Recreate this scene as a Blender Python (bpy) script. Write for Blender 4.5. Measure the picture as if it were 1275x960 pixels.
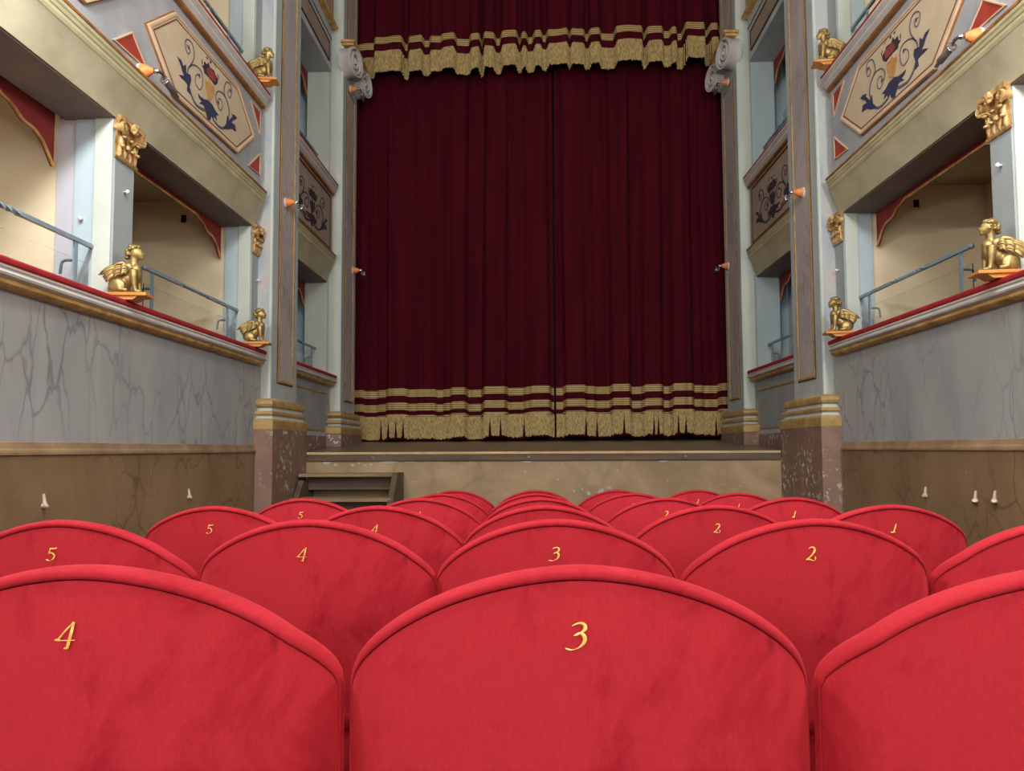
import bpy, bmesh, math, random
from mathutils import Vector, Matrix
random.seed(7)
PI = math.pi
scene = bpy.context.scene
for o in list(bpy.data.objects): bpy.data.objects.remove(o)
COL = scene.collection
CX = 0.06                       # axis of the hall (the camera stands a hand left of it)

# ------------------------------------------------------------------ camera
F = 959.0; W = 1275.0; H = 960.0
pitch = math.radians(3.6); roll = math.radians(0.25); yaw = math.atan(28.5 / F)
fwd = Vector((-math.sin(yaw) * math.cos(pitch), math.cos(yaw) * math.cos(pitch), math.sin(pitch)))
r0 = Vector((math.cos(yaw), math.sin(yaw), 0)); u0 = r0.cross(fwd)
rt = r0 * math.cos(roll) - u0 * math.sin(roll); up = r0 * math.sin(roll) + u0 * math.cos(roll)
cam_d = bpy.data.cameras.new('camera'); cam = bpy.data.objects.new('camera', cam_d); COL.objects.link(cam)
cam.matrix_world = Matrix(((rt.x, up.x, -fwd.x, 0), (rt.y, up.y, -fwd.y, 0), (rt.z, up.z, -fwd.z, 0), (0, 0, 0, 1)))
cam_d.sensor_width = 36; cam_d.lens = F / W * 36; cam_d.clip_start = 0.02
cam_d.shift_y = ((559 - 480) - F * math.tan(pitch)) / W
scene.camera = cam
scene.view_settings.view_transform = 'Standard'; scene.view_settings.look = 'None'
scene.view_settings.gamma = 1; scene.view_settings.use_curve_mapping = False
scene.view_settings.exposure = 0.55
wd = bpy.data.worlds.new('world'); scene.world = wd; wd.use_nodes = True
wd.node_tree.nodes['Background'].inputs[0].default_value = (0.9, 0.93, 1, 1)
wd.node_tree.nodes['Background'].inputs[1].default_value = 0.02

# ------------------------------------------------------------------ light: the lamps of the hall (chandelier overhead, brackets on the rear boxes), plus an added low fill pair
def lamp(name, loc, power, col=(1, 0.98, 0.955), rad=0.12):
    d = bpy.data.lights.new(name, 'POINT'); d.energy = power; d.color = col; d.shadow_soft_size = rad
    o = bpy.data.objects.new(name, d); o.location = loc; COL.objects.link(o)
lamp('chandelier_light', (CX, 1.9, 3.9), 140, rad=0.4)
for sx in (-1, 1):
    lamp('box_light', (CX + sx * 2.1, 2.5, 2.28), 104, rad=0.09)
    lamp('box_light', (CX + sx * 2.0, 0.4, 2.35), 50, rad=0.1)
    lamp('box_light', (CX + sx * 2.0, -1.6, 2.35), 40, rad=0.1)
    lamp('upper_box_light', (CX + sx * 1.9, 0.2, 4.7), 45, rad=0.12)
    lamp('low_fill_light', (CX + sx * 1.6, -3.0, 0.9), 75, rad=0.2)  # added fill low behind the camera, lifts mouldings and seat backs
lamp('rear_box_light', (CX, -3.2, 2.3), 60, rad=0.12)

# ------------------------------------------------------------------ materials
def lin(c): return tuple((x / 255 / 12.92) if x / 255 <= 0.04045 else ((x / 255 + 0.055) / 1.055) ** 2.4 for x in c)
def rgba(c): return (*lin(c), 1)
class Mat:
    def __init__(s, name, rough=0.7, metal=0.0, spec=0.3):
        s.m = bpy.data.materials.new(name); s.m.use_nodes = True; s.t = s.m.node_tree; s.n = s.t.nodes; s.l = s.t.links
        s.b = s.n['Principled BSDF']; s.b.inputs['Roughness'].default_value = rough; s.b.inputs['Metallic'].default_value = metal
        s.b.inputs['Specular IOR Level'].default_value = spec
        s.tc = s.n.new('ShaderNodeTexCoord'); s.co = s.tc.outputs['Object']
    def mapping(s, sc=(1, 1, 1), rot=(0, 0, 0)):
        m = s.n.new('ShaderNodeMapping'); m.inputs['Scale'].default_value = sc; m.inputs['Rotation'].default_value = rot
        s.l.new(s.co, m.inputs[0]); return m.outputs[0]
    def noise(s, scale, detail=4, rough=0.55, sc=(1, 1, 1), dist=0, rot=(0, 0, 0)):
        n = s.n.new('ShaderNodeTexNoise'); n.inputs['Scale'].default_value = scale; n.inputs['Detail'].default_value = detail
        n.inputs['Roughness'].default_value = rough; n.inputs['Distortion'].default_value = dist
        s.l.new(s.mapping(sc, rot), n.inputs['Vector']); return n.outputs[0]
    def ramp(s, fac, stops, interp='LINEAR'):
        r = s.n.new('ShaderNodeValToRGB'); r.color_ramp.interpolation = interp
        e = r.color_ramp.elements
        while len(e) < len(stops): e.new(0.5)
        for q, (p, c) in zip(e, stops):
            q.position = p; q.color = c if len(c) == 4 else rgba(c)
        s.l.new(fac, r.inputs[0]); return r.outputs[0]
    def mix(s, fac, a, b, mode='MIX'):
        m = s.n.new('ShaderNodeMix'); m.data_type = 'RGBA'; m.blend_type = mode
        for sock, v in ((m.inputs[0], fac), (m.inputs[6], a), (m.inputs[7], b)):
            if hasattr(v, 'links'): s.l.new(v, sock)
            elif isinstance(v, (int, float)): sock.default_value = v
            else: sock.default_value = rgba(v) if len(v) == 3 else v
        return m.outputs[2]
    def col(s, c):
        if hasattr(c, 'links'): s.l.new(c, s.b.inputs['Base Color'])
        else: s.b.inputs['Base Color'].default_value = rgba(c)
        return s
    def bump(s, fac, strength=0.3, dist=0.01):
        b = s.n.new('ShaderNodeBump'); b.inputs['Strength'].default_value = strength; b.inputs['Distance'].default_value = dist
        s.l.new(fac, b.inputs['Height']); s.l.new(b.outputs[0], s.b.inputs['Normal']); return s
BW = lambda v: (v, v, v, 1)
def paint(name, c, c2=None, scale=3, rough=0.7, sc=(1, 1, 1), bump=0.08, spec=0.3, metal=0.0):
    m = Mat(name, rough, metal, spec)
    if c2 is None: c2 = tuple(int(x * 0.88) for x in c)
    n = m.noise(scale, 5, 0.6, sc)
    m.col(m.ramp(n, [(0.3, c2), (0.68, c)]))
    m.bump(m.noise(scale * 12, 4), bump, 0.004)
    return m.m
def veined(name, base, base2, vein, vscale, sc=(1, 1, 0.45), amount=0.75, chips=0.0, rough=0.6, vw=0.035, base3=None, chipcol=(225, 225, 222), chipscale=9, lo=1.2):
    m = Mat(name, rough)
    b = m.ramp(m.noise(2.2, 6, 0.6, sc, 0.6), [(0.3, base2), (0.66, base)])
    if base3: b = m.mix(m.ramp(m.noise(1.3, 4, 0.6, (1, 1, 1), 1.0), [(0.52, BW(0)), (0.72, BW(0.8))]), b, base3)
    # veins: edges of stretched cells, warped by noise
    nz = m.n.new('ShaderNodeTexNoise'); nz.inputs['Scale'].default_value = 2.6; nz.inputs['Detail'].default_value = 4
    mp = m.mapping(sc); m.l.new(mp, nz.inputs['Vector'])
    ad = m.n.new('ShaderNodeMix'); ad.data_type = 'RGBA'; ad.blend_type = 'LINEAR_LIGHT'; ad.inputs[0].default_value = 0.22
    m.l.new(mp, ad.inputs[6]); m.l.new(nz.outputs[1], ad.inputs[7])
    v = m.n.new('ShaderNodeTexVoronoi'); v.feature = 'DISTANCE_TO_EDGE'; v.inputs['Scale'].default_value = vscale
    m.l.new(ad.outputs[2], v.inputs['Vector'])
    vf = m.ramp(v.outputs['Distance'], [(0.0, BW(amount)), (vw * 0.35, BW(amount * 0.55)), (vw, BW(0))])
    msk = m.ramp(m.noise(lo, 3, 0.5), [(0.40, BW(0.05)), (0.6, BW(1))])
    vf = m.mix(1.0, vf, msk, 'MULTIPLY')
    b = m.mix(vf, b, vein)
    if chips > 0:
        ch = m.ramp(m.noise(chipscale, 5, 0.7), [(0.70 - chips * 0.1, BW(0)), (0.715 - chips * 0.1, BW(1))])
        ch = m.mix(1.0, ch, m.ramp(m.noise(1.7, 3, 0.6), [(0.44, BW(0.0)), (0.56, BW(1))]), 'MULTIPLY')
        b = m.mix(ch, b, chipcol)
    m.col(b); m.bump(m.noise(22, 6, 0.6), 0.15, 0.006)
    return m.m
M = {}
M['marble'] = veined('painted_grey_marble', (164, 167, 168), (144, 147, 151), (90, 93, 102), 4.2, (1, 1.15, 0.42), 0.62, vw=0.045, base3=(160, 160, 170))
M['marble_blue'] = veined('painted_blue_grey_marble', (158, 164, 168), (138, 145, 150), (92, 98, 108), 5, (1, 1.15, 0.42), 0.5, vw=0.05, base3=(150, 156, 166))
M['dado'] = veined('brown_marbled_dado', (144, 118, 90), (120, 96, 71), (66, 46, 28), 4.6, (1, 1.0, 0.62), 0.7, chips=0.12, vw=0.05, base3=(124, 106, 78))
M['dado_edge'] = paint('worn_brown_edge', (160, 134, 106), (122, 100, 74), 5, bump=0.3)
M['plinth'] = veined('brown_flaking_plinth', (138, 112, 100), (116, 90, 79), (84, 62, 54), 5, (1, 1, 0.6), 0.4, chips=1.35, chipcol=(205, 200, 190), chipscale=16, base3=(150, 124, 112))
M['stage_plaster'] = veined('stained_beige_plaster', (172, 148, 118), (134, 114, 86), (104, 92, 72), 2.4, (1, 1, 1), 0.35, chips=0.18, chipcol=(225, 225, 215), chipscale=14, base3=(150, 138, 108), vw=0.12)
M['shaft'] = paint('grey_lavender_plaster', (182, 192, 194), (158, 169, 173), 3, sc=(1, 1, 0.4), bump=0.15)
M['shaft_marble'] = veined('pinkish_grey_marble', (190, 180, 178), (164, 160, 162), (118, 94, 90), 9, (1, 1.2, 0.4), 0.55, vw=0.08, base3=(140, 140, 146))
M['return'] = paint('mottled_pale_marble', (182, 186, 186), (158, 162, 166), 3.5, sc=(1, 1, 0.7), bump=0.1)
def mott():
    m = Mat('mottled_rose_and_blue_marble', 0.65)
    a = m.ramp(m.noise(2.5, 6, 0.65, (1, 1, 0.6), 1.2), [(0.3, (140, 152, 172)), (0.52, (170, 176, 178)), (0.72, (188, 168, 160))])
    m.col(a); m.bump(m.noise(20, 5), 0.12, 0.005); return m.m
M['rose_marble'] = mott()
M['pale_green'] = paint('pale_green_grey_paint', (196, 204, 196), (180, 190, 184), 3, sc=(1, 1, 0.4))
M['pale_blue'] = paint('pale_blue_paint', (182, 200, 208), (166, 186, 196), 3, sc=(1, 1, 0.4))
M['lavender'] = paint('pale_lavender_paint', (196, 196, 204), (180, 182, 194), 3, sc=(1, 1, 0.4))
M['post_grey'] = paint('blue_grey_paint', (160, 168, 170), (142, 152, 156), 3, sc=(1, 1, 0.4))
M['panel_blue'] = paint('mottled_blue_grey_paint', (166, 168, 172), (146, 150, 158), 4, bump=0.1)
M['cream'] = paint('cream_wall_paint', (236, 224, 194), (226, 212, 182), 1.5)
M['box_ceiling'] = paint('brownish_cream_ceiling', (176, 158, 130), (156, 138, 112), 2)
M['beam'] = paint('olive_cream_plaster', (182, 176, 150), (150, 144, 120), 2.5, bump=0.12)
M['moulding_green'] = paint('greenish_cream_moulding', (186, 180, 146), (162, 156, 122), 6, bump=0.15)
M['moulding_grey'] = paint('grey_white_moulding', (198, 194, 192), (178, 174, 172), 6, bump=0.1)
M['soffit'] = paint('dark_grey_soffit_paint', (128, 118, 112), (112, 104, 100), 3)
M['gold_paint'] = paint('worn_ochre_gilding', (212, 176, 112), (148, 104, 54), 9, rough=0.5, sc=(1, 1, 1), bump=0.3)
M['brown_line'] = paint('worn_brown_gilding', (164, 112, 60), (112, 72, 40), 10, rough=0.5, bump=0.3)
M['dull_gold'] = paint('dull_gold_base_paint', (192, 164, 112), (150, 122, 76), 8, rough=0.5, bump=0.25)
M['line_gold'] = paint('thin_gold_line_paint', (190, 152, 88), (140, 104, 56), 14, rough=0.45)
M['line_dark'] = paint('dark_line_paint', (96, 72, 62), (76, 56, 50), 10)  # thin dark lines round the panels and along the header
M['line_red'] = paint('red_brown_line_paint', (132, 62, 48), (108, 48, 38), 10)
M['red_paint'] = paint('brick_red_paint', (168, 66, 54), (140, 52, 46), 7, rough=0.5)
M['red_board'] = paint('dark_red_board_paint', (140, 50, 48), (118, 40, 40), 4)
M['red_rail'] = paint('crimson_rail_velvet', (160, 40, 44), (136, 30, 36), 12, rough=0.9)
M['panel_cream'] = paint('cream_panel_paint', (200, 184, 158), (184, 168, 142), 4)
M['frame_cream'] = paint('pinkish_cream_frame_paint', (206, 180, 152), (188, 158, 130), 5)
M['brown_panel'] = paint('mauve_brown_panel_paint', (160, 144, 132), (140, 124, 114), 4)
M['ink_blue'] = paint('dark_blue_ornament_paint', (44, 54, 96), (62, 56, 74), 14)
M['ink_dark'] = paint('dark_violet_ornament_paint', (62, 52, 62), (50, 42, 54), 14)
M['ink_grey'] = paint('grey_scroll_paint', (96, 94, 104), (80, 78, 90), 14)
M['ink_red'] = paint('red_flower_paint', (158, 70, 70), (110, 50, 58), 26)
M['ink_tan'] = paint('tan_vase_paint', (190, 150, 98), (166, 124, 76), 16)
M['orange_wood'] = paint('orange_varnished_wood', (214, 150, 80), (184, 116, 56), 8, rough=0.45, sc=(1, 6, 1))
M['dark_wood'] = paint('dark_worn_wood', (104, 88, 72), (72, 60, 50), 5, rough=0.6, sc=(0.25, 3, 3), bump=0.3)
M['step_wood'] = paint('worn_step_wood', (150, 128, 96), (118, 98, 72), 6, rough=0.6, sc=(0.3, 3, 3), bump=0.3)
M['stage_boards'] = paint('dark_stage_boards', (120, 104, 90), (92, 80, 70), 6, rough=0.35, sc=(0.4, 4, 1), bump=0.2)
M['lip_edge'] = paint('pale_worn_board_edge', (206, 176, 134), (176, 144, 104), 7, sc=(0.5, 1, 1), bump=0.2)
M['iron'] = paint('blue_grey_painted_iron', (128, 150, 162), (112, 134, 148), 8, rough=0.4, spec=0.5)
M['chrome'] = Mat('bright_chrome', 0.15, 1.0).col((215, 215, 218)).m
M['gun'] = Mat('dark_grey_metal', 0.45, 0.2).col((122, 116, 118)).m
M['orange_cone'] = paint('orange_terracotta_cone', (222, 142, 82), (196, 116, 60), 12, rough=0.4)
M['white_enamel'] = Mat('white_enamel', 0.3).col((214, 214, 220)).m
M['porcelain'] = paint('chipped_white_porcelain', (196, 182, 166), (160, 144, 128), 30, rough=0.35)
M['black'] = Mat('black_socket', 0.6).col((14, 13, 14)).m
M['floor'] = paint('worn_brown_floorboards', (96, 74, 60), (70, 54, 44), 4, sc=(4, 0.4, 1))
M['ceiling'] = paint('pale_painted_ceiling', (200, 196, 186), (184, 180, 170), 2)
M['hall'] = paint('pale_rear_wall_paint', (190, 184, 172), (172, 166, 156), 2)
M['steel'] = Mat('black_steel', 0.5, 0.7).col((50, 48, 50)).m
def gold():
    m = Mat('antique_gold_leaf', 0.42, 0.6, 0.5)
    m.col(m.ramp(m.noise(26, 5, 0.6), [(0.3, (124, 102, 60)), (0.66, (176, 154, 100))])); m.bump(m.noise(60, 4), 0.15, 0.003); return m.m
M['gilt'] = gold()
def capgold():
    m = Mat('pale_gold_carving', 0.5, 0.3, 0.4)
    m.col(m.ramp(m.noise(30, 5, 0.6), [(0.3, (146, 104, 54)), (0.66, (214, 184, 130))])); m.bump(m.noise(70, 4), 0.2, 0.003); return m.m
M['cap_gold'] = capgold()
def velvet(name, c, c2, cs, sheen, noise_sc=(1, 1, 1)):
    m = Mat(name, 0.85, 0, 0.15)
    n = m.noise(5, 7, 0.72, noise_sc, 0.8)
    a = m.ramp(n, [(0.38, c2), (0.52, c)])
    weave = m.noise(260, 2, 0.5, (1, 1, 0.3))
    a = m.mix(m.ramp(weave, [(0.4, BW(0.22)), (0.6, BW(0))]), a, c2)
    spots = m.ramp(m.noise(16, 2, 0.4), [(0.75, BW(0)), (0.80, BW(0.6))])
    a = m.mix(spots, a, cs)
    m.col(a); m.bump(m.noise(180, 3), 0.12, 0.002)
    m.b.inputs['Sheen Weight'].default_value = sheen; m.b.inputs['Sheen Roughness'].default_value = 0.4
    m.b.inputs['Sheen Tint'].default_value = rgba((255, 90, 90))
    return m.m
M['seat_velvet'] = velvet('crimson_seat_velvet', (184, 44, 56), (162, 28, 44), (104, 14, 26), 0.2)
M['seat_rim'] = velvet('toned_down_rim_velvet', (176, 40, 52), (156, 28, 42), (112, 16, 28), 0.12)  # copy of the seat velvet, darkened to offset light from above
M['seat_seam'] = Mat('dark_red_seam', 0.9).col((120, 14, 28)).m
def numgold():
    m = Mat('yellow_gold_embroidery', 0.6, 0.0, 0.3)
    m.col(m.ramp(m.noise(160, 3), [(0.35, (232, 176, 80)), (0.6, (255, 236, 140))])); return m.m
M['number'] = numgold()
def curtain_m():
    m = Mat('dark_maroon_velvet', 0.9, 0, 0.1)
    a = m.ramp(m.noise(3, 5, 0.6, (3, 1, 0.25)), [(0.3, (58, 6, 18)), (0.7, (76, 9, 25))])
    m.col(a); m.b.inputs['Sheen Weight'].default_value = 0.05; m.b.inputs['Sheen Roughness'].default_value = 0.35
    m.b.inputs['Sheen Tint'].default_value = rgba((255, 120, 150)); m.bump(m.noise(60, 3, 0.5, (1, 1, 0.1)), 0.08, 0.004)
    return m.m
M['curtain'] = curtain_m()
def braid():
    m = Mat('gold_braid', 0.6, 0.1, 0.3)
    w = m.n.new('ShaderNodeTexWave'); w.bands_direction = 'Z'; w.inputs['Scale'].default_value = 12.5; w.inputs['Distortion'].default_value = 0.3
    m.l.new(m.mapping(), w.inputs['Vector'])
    a = m.ramp(w.outputs[0], [(0.15, (90, 68, 42)), (0.45, (194, 172, 116))])
    a = m.mix(m.ramp(m.noise(120, 3), [(0.4, BW(0)), (0.65, BW(0.5))]), a, (140, 110, 60)); m.col(a); m.bump(w.outputs[0], 0.4, 0.004); return m.m
M['braid'] = braid()
def fringe_m():
    m = Mat('gold_bullion_fringe', 0.6, 0.1, 0.3)
    a = m.ramp(m.noise(70, 4, 0.6, (1.4, 1.4, 0.35)), [(0.3, (116, 92, 54)), (0.5, (168, 146, 94)), (0.7, (206, 186, 134))]); m.col(a)
    m.bump(m.noise(90, 3, 0.6, (1.5, 1.5, 0.4)), 0.5, 0.006); return m.m
M['fringe'] = fringe_m()
def glass():
    m = Mat('clear_acrylic', 0.02, 0, 0.5); m.b.inputs['Transmission Weight'].default_value = 1.0; m.b.inputs['IOR'].default_value = 1.12
    m.col((253, 254, 254)); return m.m
M['glass'] = glass()

# ------------------------------------------------------------------ mesh builder
class B:
    def __init__(s): s.v = []; s.f = []
    def add(s, vs, fs):
        o = len(s.v); s.v += [tuple(v) for v in vs]; s.f += [tuple(i + o for i in f) for f in fs]; return s
    def box(s, a, b, bev=0):
        (x0, y0, z0), (x1, y1, z1) = a, b
        vs = [(x, y, z) for x in (x0, x1) for y in (y0, y1) for z in (z0, z1)]
        return s.add(vs, [(0, 1, 3, 2), (4, 6, 7, 5), (0, 4, 5, 1), (2, 3, 7, 6), (0, 2, 6, 4), (1, 5, 7, 3)])
    def prism(s, prof, fn, t0, t1):          # prof: closed 2D outline; fn(p, t) -> xyz
        n = len(prof); vs = [fn(p, t0) for p in prof] + [fn(p, t1) for p in prof]
        fs = [(i, (i + 1) % n, (i + 1) % n + n, i + n) for i in range(n)] + [tuple(range(n - 1, -1, -1)), tuple(range(n, 2 * n))]
        return s.add(vs, fs)
    def tube(s, pts, r, seg=8, twist=None, cap=True):
        pts = [Vector(p) for p in pts]; n = len(pts); rr = r if isinstance(r, (list, tuple)) else [r] * n
        o = len(s.v); prev = None
        for i, p in enumerate(pts):
            d = (pts[min(i + 1, n - 1)] - pts[max(i - 1, 0)]).normalized()
            if prev is None:
                a = Vector((0, 0, 1)) if abs(d.z) < 0.9 else Vector((1, 0, 0)); u = d.cross(a).normalized()
            else: u = (prev - d * prev.dot(d)).normalized()
            prev = u; w = d.cross(u); tw = twist[i] if twist else 0
            for k in range(seg):
                an = 2 * PI * k / seg + tw + (PI / 4 if seg == 4 else 0); s.v.append(tuple(p + (u * math.cos(an) + w * math.sin(an)) * rr[i]))
        for i in range(n - 1):
            for k in range(seg): s.f.append((o + i * seg + k, o + i * seg + (k + 1) % seg, o + (i + 1) * seg + (k + 1) % seg, o + (i + 1) * seg + k))
        if cap: s.f.append(tuple(o + k for k in range(seg))[::-1]); s.f.append(tuple(o + (n - 1) * seg + k for k in range(seg)))
        return s
    def ell(s, c, r, nu=12, nv=8, rot=None):
        o = len(s.v); c = Vector(c)
        for j in range(nv + 1):
            th = PI * j / nv
            for i in range(nu):
                ph = 2 * PI * i / nu; p = Vector((r[0] * math.sin(th) * math.cos(ph), r[1] * math.sin(th) * math.sin(ph), r[2] * math.cos(th)))
                if rot: p = rot @ p
                s.v.append(tuple(c + p))
        for j in range(nv):
            for i in range(nu): s.f.append((o + j * nu + i, o + j * nu + (i + 1) % nu, o + (j + 1) * nu + (i + 1) % nu, o + (j + 1) * nu + i))
        return s
    def lathe(s, prof, org, axis, seg=20):   # prof: (r, h) along axis
        ax = Vector(axis).normalized(); a = Vector((0, 0, 1)) if abs(ax.z) < 0.9 else Vector((1, 0, 0)); u = ax.cross(a).normalized(); w = ax.cross(u); o = len(s.v); org = Vector(org)
        for r, h in prof:
            for k in range(seg):
                an = 2 * PI * k / seg; s.v.append(tuple(org + ax * h + (u * math.cos(an) + w * math.sin(an)) * r))
        for j in range(len(prof) - 1):
            for k in range(seg): s.f.append((o + j * seg + k, o + j * seg + (k + 1) % seg, o + (j + 1) * seg + (k + 1) % seg, o + (j + 1) * seg + k))
        s.f.append(tuple(o + k for k in range(seg))[::-1]); s.f.append(tuple(o + (len(prof) - 1) * seg + k for k in range(seg)))
        return s
    def build(s, name, mat, parent=None, smooth=False, bevel=0, angle=None, local=False, weld=False):
        me = bpy.data.meshes.new(name)
        off = Vector((0, 0, 0)) if (parent is None or local) else world_loc(parent)
        bm = bmesh.new(); vs = [bm.verts.new(Vector(v) - off) for v in s.v]
        for f in s.f:
            try: bm.faces.new([vs[i] for i in f])
            except ValueError: pass
        if weld: bmesh.ops.remove_doubles(bm, verts=bm.verts, dist=1e-5)
        bmesh.ops.recalc_face_normals(bm, faces=bm.faces)
        if smooth:
            for f in bm.faces: f.smooth = True
        bm.to_mesh(me); bm.free(); me.materials.append(mat)
        if smooth and angle: me.set_sharp_from_angle(angle=math.radians(angle))
        o = bpy.data.objects.new(name, me); COL.objects.link(o)
        if parent: o.parent = parent
        if bevel:
            mo = o.modifiers.new('bevel', 'BEVEL'); mo.width = bevel; mo.segments = 2; mo.limit_method = 'ANGLE'
        return o
def world_loc(o):
    v = Vector(o.location)
    while o.parent: o = o.parent; v = v + Vector(o.location)
    return v
def thing(name, label, cat, loc=(0, 0, 0), group=None, rz=0):
    o = bpy.data.objects.new(name, None); COL.objects.link(o); o.location = loc; o.rotation_euler = (0, 0, rz); o.empty_display_size = 0.1
    tag(o, label, cat, group); return o
def tag(o, label=None, cat=None, group=None, kind=None):
    if label: o['label'] = label
    if cat: o['category'] = cat
    if group: o['group'] = group
    if kind: o['kind'] = kind
    return o
def struct(b, name, mat, **k): return tag(b.build(name, mat, **k), kind='structure')
def dup(root, loc, label=None, rz=None, scale=None, group=None):
    r = root.copy(); COL.objects.link(r); r.location = loc
    if rz is not None: r.rotation_euler = (0, 0, rz)
    if scale: r.scale = scale
    if label: r['label'] = label
    if group: r['group'] = group
    for ch in list(root.children):
        c = ch.copy(); COL.objects.link(c); c.parent = r
        for g in list(ch.children):
            d = g.copy(); COL.objects.link(d); d.parent = c
    return r
def catmull(pts, n=6):
    out = []; P = [Vector(p) for p in pts]; P = [P[0] * 2 - P[1]] + P + [P[-1] * 2 - P[-2]]
    for i in range(1, len(P) - 2):
        for k in range(n):
            t = k / n; a, b, c, d = P[i - 1], P[i], P[i + 1], P[i + 2]
            out.append(0.5 * ((2 * b) + (c - a) * t + (2 * a - 5 * b + 4 * c - d) * t * t + (3 * b - a - 3 * c + d) * t ** 3))
    out.append(P[-2]); return out
def smooth01(t): t = max(0, min(1, t)); return t * t * (3 - 2 * t)

# ------------------------------------------------------------------ room shell
RAKE = 0.031
def zfloor(y): return -1.02 - RAKE * (y - 0.9)
b = B(); b.prism([(-3.6, zfloor(-3.6)), (7.5, zfloor(7.5)), (7.5, zfloor(7.5) - 0.15), (-3.6, zfloor(-3.6) - 0.15)], lambda p, t: (t, p[0], p[1]), CX - 2.45, CX + 2.45)
struct(b, 'floor', M['floor'])
struct(B().box((CX - 4.0, -3.7, 6.3), (CX + 4.0, 10.4, 6.45)), 'ceiling', M['ceiling'])
struct(B().box((CX - 4.0, -3.8, -1.1), (CX + 4.0, -3.6, 6.3)), 'wall_rear', M['hall'])
struct(B().box((CX - 4.0, 10.2, -1.5), (CX + 4.0, 10.4, 6.3)), 'wall_stage_back', M['black'])

# ------------------------------------------------------------------ painted ornament of the balcony panels (y, z metres on the panel plane)
ORN = {
 'leafA':[(4.807,2.565),(4.861,2.568),(4.893,2.544),(4.929,2.573),(4.938,2.521),(4.999,2.537),(5.013,2.506),(4.99,2.449),(5.005,2.403),(4.956,2.407),(4.962,2.451),(4.914,2.457),(4.89,2.453),(4.835,2.455),(4.873,2.474),(4.912,2.486),(4.879,2.507),(4.863,2.528)],
 'stemA':[(5.264,2.414),(5.211,2.391),(5.107,2.375),(5.039,2.396),(4.99,2.44)],
 'sc1':[(4.959,2.509),(4.965,2.557),(4.996,2.599),(5.06,2.637),(5.146,2.649),(5.191,2.617),(5.186,2.551),(5.153,2.508),(5.101,2.51),(5.074,2.536),(5.089,2.581),(5.131,2.602)],
 'sc2':[(4.983,2.582),(5.042,2.665),(5.048,2.722),(5.021,2.761),(4.971,2.765),(4.924,2.739),(4.918,2.698),(4.943,2.667),(4.976,2.672),(4.987,2.705),(4.957,2.712)],
 'vase':[(5.227,2.626),(5.254,2.612),(5.29,2.634),(5.288,2.661),(5.318,2.631),(5.383,2.639),(5.377,2.571),(5.342,2.522),(5.278,2.492),(5.249,2.534),(5.229,2.58)],
 'fl':[(5.25,2.702),(5.285,2.735),(5.341,2.735),(5.407,2.732),(5.391,2.675),(5.344,2.668),(5.27,2.668)],
 'flf':[(5.17,2.693),(5.205,2.706),(5.212,2.742),(5.257,2.741),(5.283,2.771),(5.303,2.745),(5.377,2.758),(5.398,2.735),(5.446,2.727),(5.438,2.69),(5.392,2.655),(5.344,2.664),(5.261,2.663),(5.216,2.661),(5.206,2.683)],
 'leafB':[(5.12,2.465),(5.164,2.463),(5.225,2.472),(5.278,2.492),(5.352,2.494),(5.41,2.472),(5.468,2.465),(5.421,2.444),(5.442,2.413),(5.393,2.424),(5.376,2.388),(5.347,2.411),(5.33,2.368),(5.285,2.352),(5.247,2.399),(5.218,2.425),(5.192,2.421),(5.14,2.405),(5.182,2.436),(5.138,2.443)],
 'stemB':[(5.376,2.392),(5.472,2.385),(5.551,2.402),(5.61,2.444)],
 'sc3':[(5.638,2.49),(5.662,2.56),(5.643,2.619),(5.6,2.65),(5.558,2.681),(5.575,2.748),(5.614,2.788),(5.676,2.797),(5.699,2.757),(5.681,2.696),(5.639,2.694),(5.633,2.725),(5.668,2.75)],
 'sc4':[(5.6,2.65),(5.538,2.663),(5.46,2.643),(5.414,2.588),(5.446,2.537),(5.496,2.515),(5.534,2.553),(5.521,2.597),(5.472,2.595),(5.454,2.558)],
 'leafC':[(5.551,2.402),(5.609,2.46),(5.626,2.535),(5.658,2.507),(5.729,2.572),(5.708,2.58),(5.771,2.6),(5.815,2.593),(5.731,2.539),(5.711,2.513),(5.775,2.523),(5.798,2.481),(5.713,2.471),(5.651,2.436)]}
MARKS = [((5.237,2.79),(5.273,2.797),(5.264,2.781)), ((5.3,2.8),(5.338,2.799),(5.311,2.777)), ((5.346,2.819),(5.385,2.803),(5.414,2.791)), ((5.17,2.735),(5.185,2.72),(5.175,2.70)), ((5.44,2.765),(5.46,2.75),(5.455,2.73))]
HEX = [(4.43, 2.57), (4.77, 2.845), (5.83, 2.865), (6.20, 2.60), (5.835, 2.325), (4.78, 2.295)]

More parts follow.
